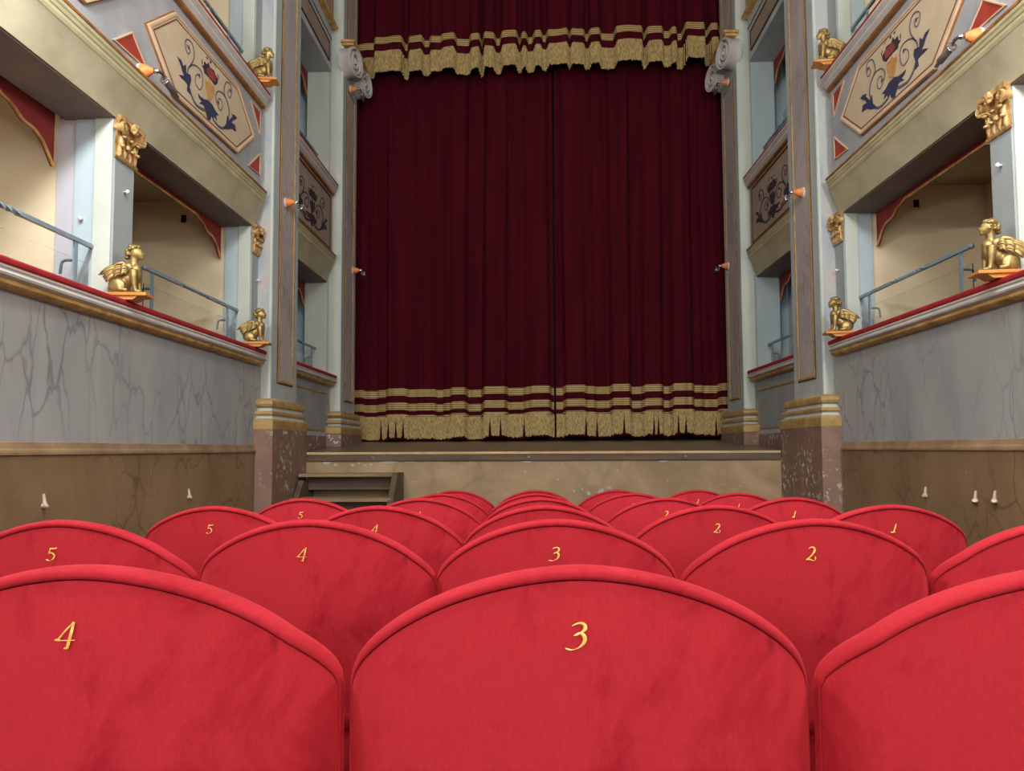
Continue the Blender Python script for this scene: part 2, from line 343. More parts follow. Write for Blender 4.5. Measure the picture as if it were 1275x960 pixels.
class Side:
    """One long side of the hall: X(a) turns a distance outward from the hall axis into x."""
    def __init__(s, sg, word):
        s.sg = sg; s.w = word; L = sg < 0
        s.end = 6.40 if L else 6.28          # boxes end against the great pilaster
        s.post2 = (6.34, 6.50) if L else (6.20, 6.38)
        s.post1 = (4.21, 4.43) if L else (4.00, 4.20)
        s.p1 = (6.50, 7.20) if L else (6.40, 7.10)
        s.p2 = (8.78, 9.46) if L else (8.74, 9.46)
        s.dy = 0 if L else -0.155
    def X(s, a): return CX + s.sg * a
    def bx(s, b, a0, a1, y0, y1, z0, z1):
        x0, x1 = sorted((s.X(a0), s.X(a1))); return b.box((x0, y0, z0), (x1, y1, z1))
    def run(s, b, prof, y0, y1): return b.prism(prof, lambda p, t: (s.X(p[0]), t, p[1]), y0, y1)
    def flat(s, b, poly, a, th=0.003):       # flat paint or relief on a plane of constant a
        return b.prism(poly, lambda p, t: (s.X(t), p[0], p[1]), a, a - th)
    def ribbon(s, b, pts, w, a, th=0.003, closed=False):
        P = [Vector(p) for p in pts]; n = len(P); lo = []; hi = []
        for i in range(n):
            if closed: d0 = (P[i] - P[i - 1]).normalized(); d1 = (P[(i + 1) % n] - P[i]).normalized()
            else: d0 = (P[i] - P[max(i - 1, 0)]); d1 = (P[min(i + 1, n - 1)] - P[i]); d0 = d0.normalized() if d0.length else d1.normalized(); d1 = d1.normalized() if d1.length else d0
            m = (d0 + d1); m = m.normalized() if m.length > 1e-6 else d1; nn = Vector((-m.y, m.x)); k = 1 / max(0.4, abs(m.dot(d1)))
            ww = w[i] if isinstance(w, list) else w
            lo.append(P[i] - nn * ww / 2 * k); hi.append(P[i] + nn * ww / 2 * k)
        rng = range(n) if closed else range(n - 1); o = len(b.v)
        for i in range(n):
            for q, aa in ((lo[i], a), (hi[i], a), (hi[i], a - th), (lo[i], a - th)): b.v.append((s.X(aa), q.x, q.y))
        for i in rng:
            j = (i + 1) % n
            for k in range(4): b.f.append((o + i * 4 + k, o + i * 4 + (k + 1) % 4, o + j * 4 + (k + 1) % 4, o + j * 4 + k))
        if not closed: b.f.append((o, o + 1, o + 2, o + 3)); b.f.append((o + (n - 1) * 4 + 3, o + (n - 1) * 4 + 2, o + (n - 1) * 4 + 1, o + (n - 1) * 4))
        return b

def offset_poly(poly, d):
    c = Vector((sum(p[0] for p in poly) / len(poly), sum(p[1] for p in poly) / len(poly)))
    n = len(poly); out = []
    for i in range(n):
        p0, p1, p2 = Vector(poly[i - 1]), Vector(poly[i]), Vector(poly[(i + 1) % n])
        def ln(a, b):
            t = (b - a).normalized(); nn = Vector((-t.y, t.x))
            if nn.dot(c - a) < 0: nn = -nn
            return a + nn * d, t
        a1, t1 = ln(p0, p1); a2, t2 = ln(p1, p2); den = t1.x * t2.y - t1.y * t2.x
        if abs(den) < 1e-6: out.append(tuple(a2)); continue
        k = ((a2.x - a1.x) * t2.y - (a2.y - a1.y) * t2.x) / den; out.append(tuple(a1 + t1 * k))
    return out

def ornament(S, parent, dy, tr=None, dark=False, a=2.378):
    T = (lambda p: (p[0] + dy, p[1])) if tr is None else tr
    L = lambda k: [T(p) for p in ORN[k]]
    scroll = M['ink_dark'] if dark else M['ink_grey']; leaf = M['ink_dark'] if dark else M['ink_blue']
    k = 1.15 if dark else 1.0
    b = B()
    for key, w0, w1 in (('stemA', 0.022, 0.016), ('sc1', 0.011, 0.006), ('sc2', 0.011, 0.006), ('stemB', 0.014, 0.022), ('sc3', 0.014, 0.006), ('sc4', 0.010, 0.006)):
        c = catmull([(p[0], p[1], 0) for p in L(key)], 5); n = len(c)
        S.ribbon(b, [(p.x, p.y) for p in c], [(w0 + (w1 - w0) * i / n) * k for i in range(n)], a)
    for key in ('sc1', 'sc2', 'sc3', 'sc4'):
        e = L(key)[-1]; S.flat(b, [(e[0] + 0.022 * math.cos(t), e[1] + 0.016 * math.sin(t * 2) * 0.6 + 0.008 * math.sin(t)) for t in [i * PI / 5 for i in range(10)]], a)
    b.build('painted_scroll', scroll, parent)
    b = B()
    for key in ('leafA', 'leafB', 'leafC'): S.flat(b, L(key), a - 0.001)
    b.build('painted_leaf', leaf, parent)
    b = B(); S.flat(b, L('flf'), a)
    for m3 in MARKS: S.flat(b, [T(p) for p in m3], a)
    b.build('painted_foliage', M['ink_dark'], parent)
    b = B(); S.flat(b, L('fl'), a - 0.004); b.build('painted_flower', M['ink_dark'] if dark else M['ink_red'], parent)
    b = B(); S.flat(b, L('vase'), a - 0.002); b.build('painted_vase', M['ink_dark'] if dark else M['ink_tan'], parent)

def hexpanel(S, parent, dy, full=True):
    hx = [(y + dy, z) for y, z in HEX]
    b = B(); S.flat(b, hx, 2.40, 0.020); f = b.build('panel_field', M['panel_cream'], parent)
    b = B(); S.ribbon(b, offset_poly(hx, 0.012), 0.022, 2.40, 0.027, True); b.build('panel_frame', M['frame_cream'], parent, bevel=0.004)
    b = B(); S.ribbon(b, offset_poly(hx, -0.003), 0.008, 2.40, 0.012, True); b.build('frame_edge', M['brown_line'], parent)
    b = B(); S.ribbon(b, offset_poly(hx, 0.042), 0.008, 2.381, 0.003, True); b.build('red_outline', M['line_red'], parent)
    if full: ornament(S, parent, dy, a=2.380)
def triangle(S, parent, t):
    b = B(); S.flat(b, t, 2.40, 0.008); b.build('red_triangle', M['red_paint'], parent)
    b = B(); S.ribbon(b, t, 0.009, 2.40, 0.013, True); b.build('triangle_edge', M['frame_cream'], parent)

RAIL = [(2.36, 0.745), (2.335, 0.755), (2.325, 0.775), (2.335, 0.795), (2.42, 0.80), (2.42, 0.745)]
def parapet(S, zt, y0, y1, label, beside_red=True, upper=False, drop=0.0):
    """box-front capping: red velvet arm rail, grey torus, gilded bead; zt = top of the red rail"""
    t = thing('box_parapet', label, 'parapet', (S.X(2.42), (y0 + y1) / 2, zt - 0.12))
    d = zt - 0.835
    b = B(); S.run(b, [(2.60, 0.80 + d), (2.325, 0.80 + d), (2.318, 0.81 + d), (2.318, 0.825 + d), (2.325, 0.835 + d), (2.60, 0.835 + d)], y0, y1); b.build('velvet_arm_rail', M['red_rail'], t)
    b = B()
    S.run(b, [(2.46, 0.80 + d), (2.325, 0.80 + d), (2.325, 0.790 + d), (2.333, 0.786 + d), (2.333, 0.780 + d), (2.322, 0.776 + d), (2.318, 0.766 + d), (2.322, 0.756 + d), (2.335, 0.75 + d), (2.345, 0.745 + d), (2.46, 0.745 + d)], y0, y1)
    b.build('grey_moulding', M['moulding_grey'], t, smooth=True, angle=30)
    b = B(); S.run(b, [(2.45, 0.745 + d), (2.345, 0.745 + d), (2.338, 0.737 + d), (2.34, 0.727 + d), (2.350, 0.719 + d), (2.372, 0.713 + d), (2.45, 0.711 + d)], y0, y1)
    b.build('gilded_bead', M['gold_paint'] if not upper else M['brown_line'], t, smooth=True, angle=30)
    return t

def balcony_front(S, y0, y1, z0, zt, hexes, label, stage=False):
    """upper box front: cove beam, cornice mouldings, painted parapet wall, capping"""
    t = thing('box_balcony_front', label, 'balcony', (S.X(2.42), (y0 + y1) / 2, z0 - 0.3))
    zc = z0                                   # level of the brown line over the cornice (2.19)
    pr = [(2.372, zc - 0.085), (2.385, zc - 0.11), (2.40, zc - 0.15), (2.415, zc - 0.20), (2.432, zc - 0.25), (2.44, zc - 0.29), (2.74, zc - 0.29), (2.74, zc - 0.085)]
    b = B(); S.run(b, pr, y0, y1); b.build('cove_beam', M['beam'], t, smooth=True, angle=25)
    b = B(); S.run(b, [(2.45, zc - 0.292), (2.74, zc - 0.292), (2.74, zc - 0.298), (2.45, zc - 0.298)], y0, y1); b.build('soffit_board', M['soffit'], t)
    pr = [(2.40, zc), (2.345, zc), (2.345, zc - 0.02), (2.352, zc - 0.028), (2.356, zc - 0.045), (2.362, zc - 0.05), (2.362, zc - 0.068), (2.370, zc - 0.085), (2.40, zc - 0.085)]
    b = B(); S.run(b, pr, y0, y1); b.build('cornice_moulding', M['moulding_green'], t, smooth=True, angle=25)
    b = B(); S.run(b, [(2.40, zc), (2.34, zc), (2.338, zc + 0.010), (2.345, zc + 0.022), (2.40, zc + 0.028)], y0, y1); b.build('gilded_fillet', M['brown_line'], t, smooth=True, angle=40)
    wallm = M['panel_blue']
    b = B(); S.bx(b, 2.40, 2.52, y0, y1, zc - 0.085, zt - 0.13); b.build('panel_wall', wallm, t)
    dd = zt - 0.835
    # capping
    b = B(); S.run(b, [(2.60, zt - 0.016), (2.325, zt - 0.016), (2.322, zt), (2.60, zt)], y0, y1); b.build('velvet_arm_rail', M['red_rail'], t)
    pr = [(2.46, zt - 0.016), (2.325, zt - 0.016), (2.325, zt - 0.034), (2.336, zt - 0.040), (2.336, zt - 0.048), (2.345, zt - 0.052), (2.345, zt - 0.075), (2.36, zt - 0.09), (2.37, zt - 0.10), (2.46, zt - 0.10)]
    b = B(); S.run(b, pr, y0, y1); b.build('grey_moulding', M['moulding_grey'], t, smooth=True, angle=25)
    b = B(); S.run(b, [(2.45, zt - 0.10), (2.368, zt - 0.10), (2.362, zt - 0.112), (2.37, zt - 0.126), (2.45, zt - 0.13)], y0, y1); b.build('gilded_bead', M['brown_line'], t, smooth=True, angle=40)
    if not stage:
        for dy, full in hexes: hexpanel(S, t, dy, full)
        e = S.dy
        for tri in ([(6.14, 2.885), (6.355, 2.88), (6.35, 2.70)], [(6.11, 2.325), (6.36, 2.52), (6.36, 2.34)], [(4.09, 2.285), (4.275, 2.43), (4.45, 2.30)], [(4.10, 2.88), (4.44, 2.89), (4.28, 2.73)]):
            triangle(S, t, [(p[0] + e, p[1]) for p in tri])
    else:
        m0, m1 = zc + 0.07, zt - 0.17; ya, yb = y0 + 0.02, y1 - 0.10
        b = B(); S.bx(b, 2.392, 2.40, y0, y1, zc + 0.03, zt - 0.13); b.build('brown_field', M['brown_panel'], t)
        rect = [(ya - 0.4, m0), (ya - 0.4, m1), (yb, m1), (yb, m0)]
        b = B(); S.ribbon(b, rect, 0.014, 2.392, 0.010, True); b.build('panel_outline', M['line_dark'], t)
        b = B(); S.ribbon(b, offset_poly(rect, -0.02), 0.012, 2.392, 0.008, True); b.build('gold_outline', M['line_gold'], t)
        sy = (yb - ya) / 1.10; 
        ornament(S, t, 0, tr=lambda p: (ya + 0.10 + (p[0] - 4.80) * sy * 0.92, m0 + 0.05 + (p[1] - 2.35) * 0.98), dark=True, a=2.391)
    return t

def capital(S, parent, y0, y1, zt, a=2.44):
    """gilded acanthus capital with corner volutes on the face of a box post"""
    b = B(); h = 0.24; zb = zt - h; ym = (y0 + y1) / 2; hw = (y1 - y0) / 2
    pr = [(0, 0.0), (0.012, 0.0), (0.018, 0.012), (0.010, 0.022), (0.012, 0.10), (0.024, 0.17), (0.036, 0.205), (0.050, 0.21), (0.050, 0.24), (0, 0.24)]
    n = len(pr)
    for (ya, yb, flare) in ((-1, 1, 1),):
        vs = []
        for e in (-1, 1):
            for p in pr: vs.append((S.X(a - p[0]), ym + e * (hw + p[0] * 0.55), zb + p[1]))
            
        b.add(vs, [(i, (i + 1) % n, (i + 1) % n + n, i + n) for i in range(n)] + [tuple(range(n))[::-1], tuple(range(n, 2 * n))])
    for row, (zz, cnt, out, rz_, rw) in enumerate(((0.045, 4, 0.022, 0.036, 0.022), (0.095, 3, 0.030, 0.040, 0.026))):
        for i in range(cnt):
            yy = ym + ((i + 0.5) / cnt - 0.5) * 2 * hw
            b.ell((S.X(a - out * 0.6), yy, zb + zz), (0.016, rw * 0.72, rz_), 8, 6)
            b.ell((S.X(a - out - 0.010), yy, zb + zz + rz_ * 0.85), (0.014, rw * 0.7, 0.010), 8, 6)
            for q in (-1, 1): b.ell((S.X(a - out * 0.7), yy + q * rw * 0.5, zb + zz + 0.01), (0.010, 0.007, rz_ * 0.7), 6, 5)
    for q in (-1, 1):                         # spiral corner volutes
        pts = []; rr = []
        for k in range(26):
            t = k / 25; an = -PI / 2 + t * 4.2 * PI * q * 1.0; r = 0.031 * (1 - t * 0.86)
            pts.append((S.X(a - 0.050), ym + q * (hw - 0.006) + r * math.cos(an), zb + 0.175 + r * math.sin(an))); rr.append(0.010 * (1 - 0.4 * t))
        b.tube(pts, rr, 6)
        b.tube([(S.X(a - 0.02), ym, zb + 0.10), (S.X(a - 0.035), ym + q * hw * 0.5, zb + 0.14), (S.X(a - 0.05), ym + q * hw, zb + 0.145)], 0.010, 6)
        b.lathe([(0.027, 0), (0.027, 0.05)], (S.X(a - 0.002), ym + q * (hw - 0.006), zb + 0.175), (-S.sg, 0, 0), 12)
    b.ell((S.X(a - 0.055), ym, zb + 0.20), (0.022, 0.030, 0.028), 10, 8)
    for k in range(6):
        an = k * PI / 3; b.ell((S.X(a - 0.062), ym + 0.024 * math.cos(an), zb + 0.20 + 0.024 * math.sin(an)), (0.012, 0.012, 0.012), 6, 5)
    return b.build('gilded_capital', M['cap_gold'], parent, smooth=True, angle=50)

def post(S, ys, z0, z1, near_bands, label, cap=True, ain=2.44):
    y0, y1 = ys
    t = thing('box_post', label, 'post', (S.X(2.50), (y0 + y1) / 2, z0))
    b = B(); S.bx(b, ain, ain + 0.012, y0 + 0.010, y1, z0, z1); b.build('face_board', M['post_grey'], t, bevel=0.003)
    b = B(); S.bx(b, ain + 0.012, ain + 0.115, y0, y1, z0, z1); b.build('front_post', M['pale_green'], t, bevel=0.003)
    b = B(); S.bx(b, ain + 0.115, ain + 0.235, y0 + 0.012, y1 - 0.01, z0, z1); b.build('door_jamb', M['pale_blue'], t, bevel=0.003)
    if near_bands: b = B(); S.bx(b, ain + 0.235, ain + 0.345, y0 + 0.022, y1 - 0.02, z0, z1); b.build('rear_jamb', M['lavender'], t, bevel=0.003)
    if cap: capital(S, t, y0, y1, z1)
    return t
def knob(S, x, y, z, axis, par):
    b = B(); b.lathe([(0.006, 0), (0.005, 0.014), (0.012, 0.018), (0.014, 0.026), (0.009, 0.033), (0.002, 0.036)], (x, y, z), axis, 14)
    o = b.build('knob', M['white_enamel'], par, smooth=True); return tag(o, 'white round knob')

def valance_board(S, y0, y1, a, ztop, label):
    """scalloped dark red board under the soffit of a box opening"""
    def zb(y):
        d = min(y - y0, y1 - y)
        if d < 0: d = 0
        if d < 0.10: return ztop - 0.27 + 1.1 * d
        if d < 0.16: return ztop - 0.16 + 0.5 * (d - 0.10)
        return ztop - 0.13 + 0.095 * smooth01((d - 0.16) / 0.35) + 0.006 * math.sin(d * 40) * (d < 0.5)
    n = 90; ys = [y0 + (y1 - y0) * i / n for i in range(n + 1)]
    t = thing('scalloped_board', label, 'board', (S.X(a), (y0 + y1) / 2, ztop))
    poly = [(y, zb(y)) for y in ys]
    b = B()
    for i in range(n):
        q = [(ys[i], poly[i][1]), (ys[i + 1], poly[i + 1][1]), (ys[i + 1], ztop + 0.04), (ys[i], ztop + 0.04)]
        o = len(b.v)
        for aa in (a, a + 0.018): b.v += [(S.X(aa), p[0], p[1]) for p in q]
        b.f += [(o, o + 1, o + 2, o + 3), (o + 7, o + 6, o + 5, o + 4), (o, o + 4, o + 5, o + 1)]
        if i == 0: b.f.append((o, o + 3, o + 7, o + 4))
        if i == n - 1: b.f.append((o + 1, o + 5, o + 6, o + 2))
    b.build('board', M['red_board'], t, weld=True)
    b = B(); S.ribbon(b, poly, 0.014, a + 0.004, 0.010); b.build('ochre_edge', M['gold_paint'], t)

def handrail(S, y0, y1, posts, z, zf, label, a=2.555, brackets=True):
    t = thing('iron_handrail', label, 'railing', (S.X(a), (y0 + y1) / 2, zf))
    n = 80; pts = []; tw = []
    for i in range(n + 1):
        k = i / n; pts.append((S.X(a), y0 + (y1 - y0) * k, z)); c = smooth01((k - 0.30) / 0.34); tw.append(c * 5 * PI)
    B().tube(pts, 0.0155, 4, tw).build('twisted_rail', M['iron'], t)
    b = B(); b.ell((S.X(a), y0, z), (0.018, 0.018, 0.018)); b.ell((S.X(a), y1, z), (0.018, 0.018, 0.018)); b.build('rail_end_ball', M['iron'], t, smooth=True)
    for yy in posts:
        b = B(); S.bx(b, a - 0.005, a + 0.005, yy - 0.016, yy + 0.016, zf, z - 0.008); b.build('flat_post', M['iron'], t)
        pp = [(S.X(a), yy, z - 0.115), (S.X(a + 0.055), yy, z - 0.115), (S.X(a + 0.072), yy, z - 0.122), (S.X(a + 0.078), yy, z - 0.14), (S.X(a + 0.082), yy, z - 0.19)]
        B().tube(pp, 0.008, 8).build('bent_bracket', M['iron'], t, smooth=True, angle=50)
    b = B(); S.bx(b, a + 0.012, a + 0.018, y0 + 0.02, y1 - 0.02, zf + 0.01, z - 0.10); b.build('acrylic_panel', M['glass'], t)
    return t

# stage spotlight on an orange cone rosette
def spotlight_master(label):
    """local frame: wall at x=0, hall towards +x, stage towards +y"""
    t = thing('stage_spotlight', label, 'spotlight', (0, 0, -50))
    B().lathe([(0.040, 0), (0.046, 0.004), (0.046, 0.012), (0.038, 0.016)], (0, 0, 0), (1, 0, 0), 24).build('wall_disc', M['white_enamel'], t, smooth=True, angle=40, local=True)
    B().lathe([(0.040, 0.014), (0.042, 0.030), (0.030, 0.060), (0.014, 0.086), (0.011, 0.090)], (0, 0, 0), (1, 0, 0.05), 24).build('orange_cone', M['orange_cone'], t, smooth=True, angle=50, local=True)
    b = B(); b.lathe([(0.012, 0), (0.016, 0.006), (0.016, 0.026), (0.010, 0.034)], (0.086, 0, 0.004), (1, 0.2, -0.1), 16)
    b.tube([(0.115, 0.0, 0.004), (0.125, 0.03, -0.004), (0.118, 0.06, -0.012)], 0.009, 8); b.tube([(0.10, 0.02, 0.02), (0.12, 0.05, 0.012), (0.11, 0.08, -0.004)], 0.004, 6)
    b.build('chrome_joint', M['chrome'], t, smooth=True, angle=50, local=True)
    B().tube([(0.112 + 0.024 * math.cos(k * PI / 8), 0.085, -0.012 + 0.024 * math.sin(k * PI / 8)) for k in range(17)], 0.004, 6).build('chrome_ring', M['chrome'], t, smooth=True, local=True)
    ax = (-0.02, 1, -0.10)
    B().lathe([(0.016, 0), (0.021, 0.012), (0.021, 0.145), (0.018, 0.15), (0.010, 0.152), (0.010, 0.195), (0.007, 0.20)], (0.112, 0.075, -0.012), ax, 18).build('grey_barrel', M['gun'], t, smooth=True, angle=40, local=True)
    return t

def sphinx_master(label):
    """gilded winged sphinx sitting on a wooden bracket; local frame: faces +x, bracket foot at the origin"""
    t = thing('gilded_sphinx', label, 'statue', (0, 0, -50), 'gilded sphinxes on the box parapets')
    Z = 0.034
    b = B()
    E = lambda c, r, rot=None: b.ell((c[0], c[1], c[2] + Z), r, 14, 10, rot)
    Ry = lambda d: Matrix.Rotation(math.radians(d), 3, 'Y')
    E((-0.045, 0, 0.045), (0.048, 0.038, 0.042)); E((-0.012, 0, 0.072), (0.056, 0.034, 0.040), Ry(-35)); E((0.024, 0, 0.100), (0.036, 0.033, 0.046), Ry(-10))
    E((0.036, 0, 0.118), (0.024, 0.028, 0.030))
    b.tube([(0.022, 0, 0.125 + Z), (0.020, 0, 0.150 + Z), (0.022, 0, 0.178 + Z)], [0.027, 0.019, 0.020], 14)
    E((0.028, 0, 0.200), (0.034, 0.027, 0.032)); E((0.048, 0, 0.192), (0.018, 0.019, 0.022)); E((0.063, 0, 0.196), (0.008, 0.006, 0.009)); E((0.058, 0, 0.181), (0.010, 0.010, 0.007)); E((0.054, 0, 0.212), (0.008, 0.015, 0.006))
    E((0.056, 0, 0.174), (0.010, 0.010, 0.008))
    for q in (-1, 1):
        b.tube([(0.030, q * 0.026, 0.112 + Z), (0.034, q * 0.030, 0.070 + Z), (0.038, q * 0.028, 0.030 + Z), (0.042, q * 0.028, 0.010 + Z)], [0.020, 0.016, 0.011, 0.011], 12)
        E((0.052, q * 0.028, 0.008), (0.022, 0.013, 0.010))
        E((-0.042, q * 0.036, 0.036), (0.040, 0.016, 0.036), Ry(20)); b.tube([(-0.030, q * 0.040, 0.018 + Z), (-0.008, q * 0.042, 0.012 + Z), (0.010, q * 0.042, 0.010 + Z)], [0.016, 0.012, 0.011], 10)
    body = b.build('sphinx_body', M['gilt'], t, smooth=True, local=True)
    rm = body.modifiers.new('remesh', 'REMESH'); rm.mode = 'VOXEL'; rm.voxel_size = 0.0035; rm.use_smooth_shade = True
    sm = body.modifiers.new('smooth', 'SMOOTH'); sm.factor = 0.6; sm.iterations = 5
    b = B(); hr = [(0.018, 0, 0.222, 0.030), (-0.006, 0, 0.200, 0.020), (0.0, 0.018, 0.190, 0.014), (0.0, -0.018, 0.190, 0.014), (0.036, 0, 0.228, 0.018), (-0.010, 0, 0.178, 0.014)]
    for x, y, z, r in hr: b.ell((x, y, z + Z), (r, r, r * 0.7), 10, 8)
    for k in range(18):
        an = k * 0.9; b.ell((0.016 + 0.028 * math.cos(an) * (0.6 + 0.4 * (k % 2)), 0.026 * math.sin(an), 0.210 + 0.02 * math.cos(k) + Z), (0.010, 0.009, 0.008), 8, 6)
    b.build('curled_hair', M['gilt'], t, smooth=True, local=True)
    for q in (-1, 1):                         # wings of overlapping feathers, swept back
        b = B()
        for row, (cnt, x0, z0, dx, dz, ln, r) in enumerate(((6, -0.022, 0.128, -0.010, -0.010, 0.096, 0.0085), (5, -0.006, 0.120, -0.009, -0.009, 0.055, 0.008), (4, 0.010, 0.122, -0.007, -0.011, 0.030, 0.009))):
            for i in range(cnt):
                sx, sz = x0 + dx * i * 0.35, z0 + dz * i; an = math.radians(205 + i * 3 - row * 6); l2 = ln * (1 - 0.09 * i)
                pts = []
                for k in range(6):
                    t2 = k / 5; pts.append((sx + l2 * t2 * math.cos(an), q * (0.034 + 0.018 * t2 + 0.004 * (2 - row) + 0.002 * (i % 2)), sz + l2 * t2 * math.sin(an) + 0.012 * math.sin(t2 * PI) + Z))
                b.tube(pts, [r * 0.7, r, r * 1.1, r * 1.05, r * 0.8, r * 0.3], 8)
        b.ell((0.004, q * 0.034, 0.124 + Z), (0.026, 0.012, 0.022), 12, 8)
        b.tube([(0.012, q * 0.034, 0.118 + Z), (-0.014, q * 0.040, 0.142 + Z), (-0.040, q * 0.046, 0.136 + Z), (-0.080, q * 0.052, 0.098 + Z), (-0.118, q * 0.056, 0.080 + Z)], [0.012, 0.013, 0.011, 0.008, 0.003], 8)
        b.build('wing', M['gilt'], t, smooth=True, local=True)
    B().box((-0.075, -0.055, 0.018), (0.100, 0.055, 0.034)).build('wooden_slab', M['orange_wood'], t, bevel=0.003, local=True)
    b = B(); b.prism([(-0.07, 0.0), (0.035, 0.0), (0.065, 0.020), (-0.07, 0.020)], lambda p, tt: (p[0], tt, p[1]), -0.045, 0.045); b.build('bracket_block', M['orange_wood'], t, local=True)
    return t

sphinx = sphinx_master('x'); spot = spotlight_master('x'); spot_used = [False]; sph_used = [False]
def place(master, used, loc, rz, label, mirror=False):
    g = 1.16 if master is sphinx else 1.0; sc = (g, -g if mirror else g, g)
    if not used[0]:
        used[0] = True; master.location = loc; master.rotation_euler = (0, 0, rz); master.scale = sc; master['label'] = label; return master
    return dup(master, loc, label, rz, sc)

def pilaster(S, ys, plinth_y, ins, z_sh, label, lower_z, panels, capital_z=None, near='rose'):
    """great pilaster: plinth, stepped gilded base, shaft with inlaid marble panel"""
    y0, y1 = ys; a = ins
    t = thing('great_pilaster', label, 'pilaster', (S.X(a + 0.1), (y0 + y1) / 2, lower_z))
    b = B(); S.bx(b, a - 0.075, 2.60, plinth_y[0], plinth_y[1], lower_z, 0.17); b.build('plinth', M['plinth'], t, bevel=0.006)
    prof = [(0.075, 0.17), (0.078, 0.18), (0.078, 0.245), (0.066, 0.262)]
    def ring(pf, name, mat):
        b = B(); o = 0
        loops = []
        for e, z in pf:
            k = e / 0.075; ya = y0 + (plinth_y[0] - y0) * k; yb = y1 + (plinth_y[1] - y1) * k
            loops.append([(S.X(a - e), ya, z), (S.X(a - e), yb, z), (S.X(2.59), yb, z), (S.X(2.59), ya, z)])
        vs = [v for l in loops for v in l]; fs = []
        for i in range(len(loops) - 1):
            for k in range(4): fs.append((i * 4 + k, i * 4 + (k + 1) % 4, (i + 1) * 4 + (k + 1) % 4, (i + 1) * 4 + k))
        fs += [(3, 2, 1, 0), tuple(len(vs) - 4 + k for k in range(4))]
        b.add(vs, fs); b.build(name, mat, t, smooth=True, angle=35)
    ring(prof, 'gilded_base_slab', M['dull_gold'])
    ring([(0.060, 0.262), (0.050, 0.275), (0.050, 0.292)], 'pale_base_step', M['pale_green'])
    ring([(0.058, 0.292), (0.064, 0.302), (0.064, 0.318), (0.058, 0.328)], 'gilded_base_ring', M['dull_gold'])
    ring([(0.046, 0.328), (0.040, 0.338), (0.040, 0.356)], 'pale_base_step', M['pale_green'])
    ring([(0.040, 0.356), (0.054, 0.366), (0.060, 0.386), (0.057, 0.410), (0.044, 0.426), (0.020, 0.438)], 'gilded_base_torus', M['dull_gold'])
    b = B(); S.bx(b, a, 2.62, y0, y1, 0.43, z_sh); b.build('shaft', M['shaft'], t)
    # camera-side return of mottled marble, with a pale arris
    b = B(); S.bx(b, a + 0.022, 2.60, y0 - 0.006, y0, 0.43, z_sh); b.build('return_face', M['rose_marble'] if near == 'rose' else M['pale_green'], t)
    b = B(); S.bx(b, a + 0.004, a + 0.022, y0 - 0.010, y0, 0.43, z_sh); b.build('pale_arris', M['pale_green'], t)
    for (pz0, pz1) in panels:
        rect = [(y0 + 0.16, pz0), (y0 + 0.16, pz1), (y1 - 0.14, pz1), (y1 - 0.14, pz0)]
        b = B(); S.flat(b, rect, a, 0.004); b.build('marble_inlay', M['shaft_marble'], t)
        b = B(); S.ribbon(b, rect, 0.016, a, 0.012, True); b.build('gold_outline', M['line_gold'], t)
        b = B(); S.ribbon(b, offset_poly(rect, -0.014), 0.010, a, 0.007, True); b.build('dark_outline', M['line_dark'], t)
    return t

def ionic(S, t, ys, a, zb=4.33, zt=4.77):
    """console capital with a pair of carved scrolls under an ochre abacus"""
    y0, y1 = ys; zc = 4.60
    b = B(); S.bx(b, a - 0.11, a + 0.05, y0 + 0.06, y1 - 0.02, zc - 0.02, zt); b.build('scroll_body', M['shaft'], t)
    for yc, r in ((y0 + 0.06, 0.175), (y1 - 0.05, 0.16)):
        ax = Vector((-S.sg * 0.97, -0.23, 0)).normalized(); org = Vector((S.X(a + 0.01), yc + 0.03, zc)); uu = Vector((-ax.y, ax.x, 0)) * (1 if S.sg < 0 else -1)
        b = B(); b.lathe([(r, 0.0), (r * 0.95, 0.03), (r * 0.93, 0.07), (r * 0.97, 0.12), (r, 0.13), (r, 0.155), (r * 0.90, 0.155), (r * 0.88, 0.118)], org, ax, 40)
        v = b.build('scroll_roll', M['moulding_grey'], t, smooth=True, angle=35)
        pts = []; rr = []
        for k in range(60):
            u = k / 59; an = PI / 2 + u * 4.6 * PI * (1 if yc < (y0 + y1) / 2 else -1); q = r * (0.93 - 0.80 * u)
            pts.append(tuple(org + ax * 0.138 + uu * (q * math.cos(an)) + Vector((0, 0, q * math.sin(an))))); rr.append(0.020 * (1 - 0.45 * u))
        b = B().tube(pts, rr, 8); b.lathe([(0.026, 0), (0.022, 0.03), (0.01, 0.04)], org + ax * 0.118, ax, 14)
        b.build('carved_spiral', M['moulding_grey'], v, smooth=True)
    b = B(); S.bx(b, a - 0.125, a - 0.112, y0 + 0.2, y1 - 0.16, zc + 0.06, zc + 0.14); b.build('carved_leaf_band', M['moulding_grey'], t, bevel=0.01)
    b = B(); S.bx(b, a - 0.125, a + 0.02, y0 - 0.03, y1 + 0.03, zt, zt + 0.03); S.bx(b, a - 0.14, a + 0.03, y0 - 0.05, y1 + 0.05, zt + 0.03, zt + 0.06); b.build('ochre_abacus', M['gold_paint'], t, bevel=0.006)

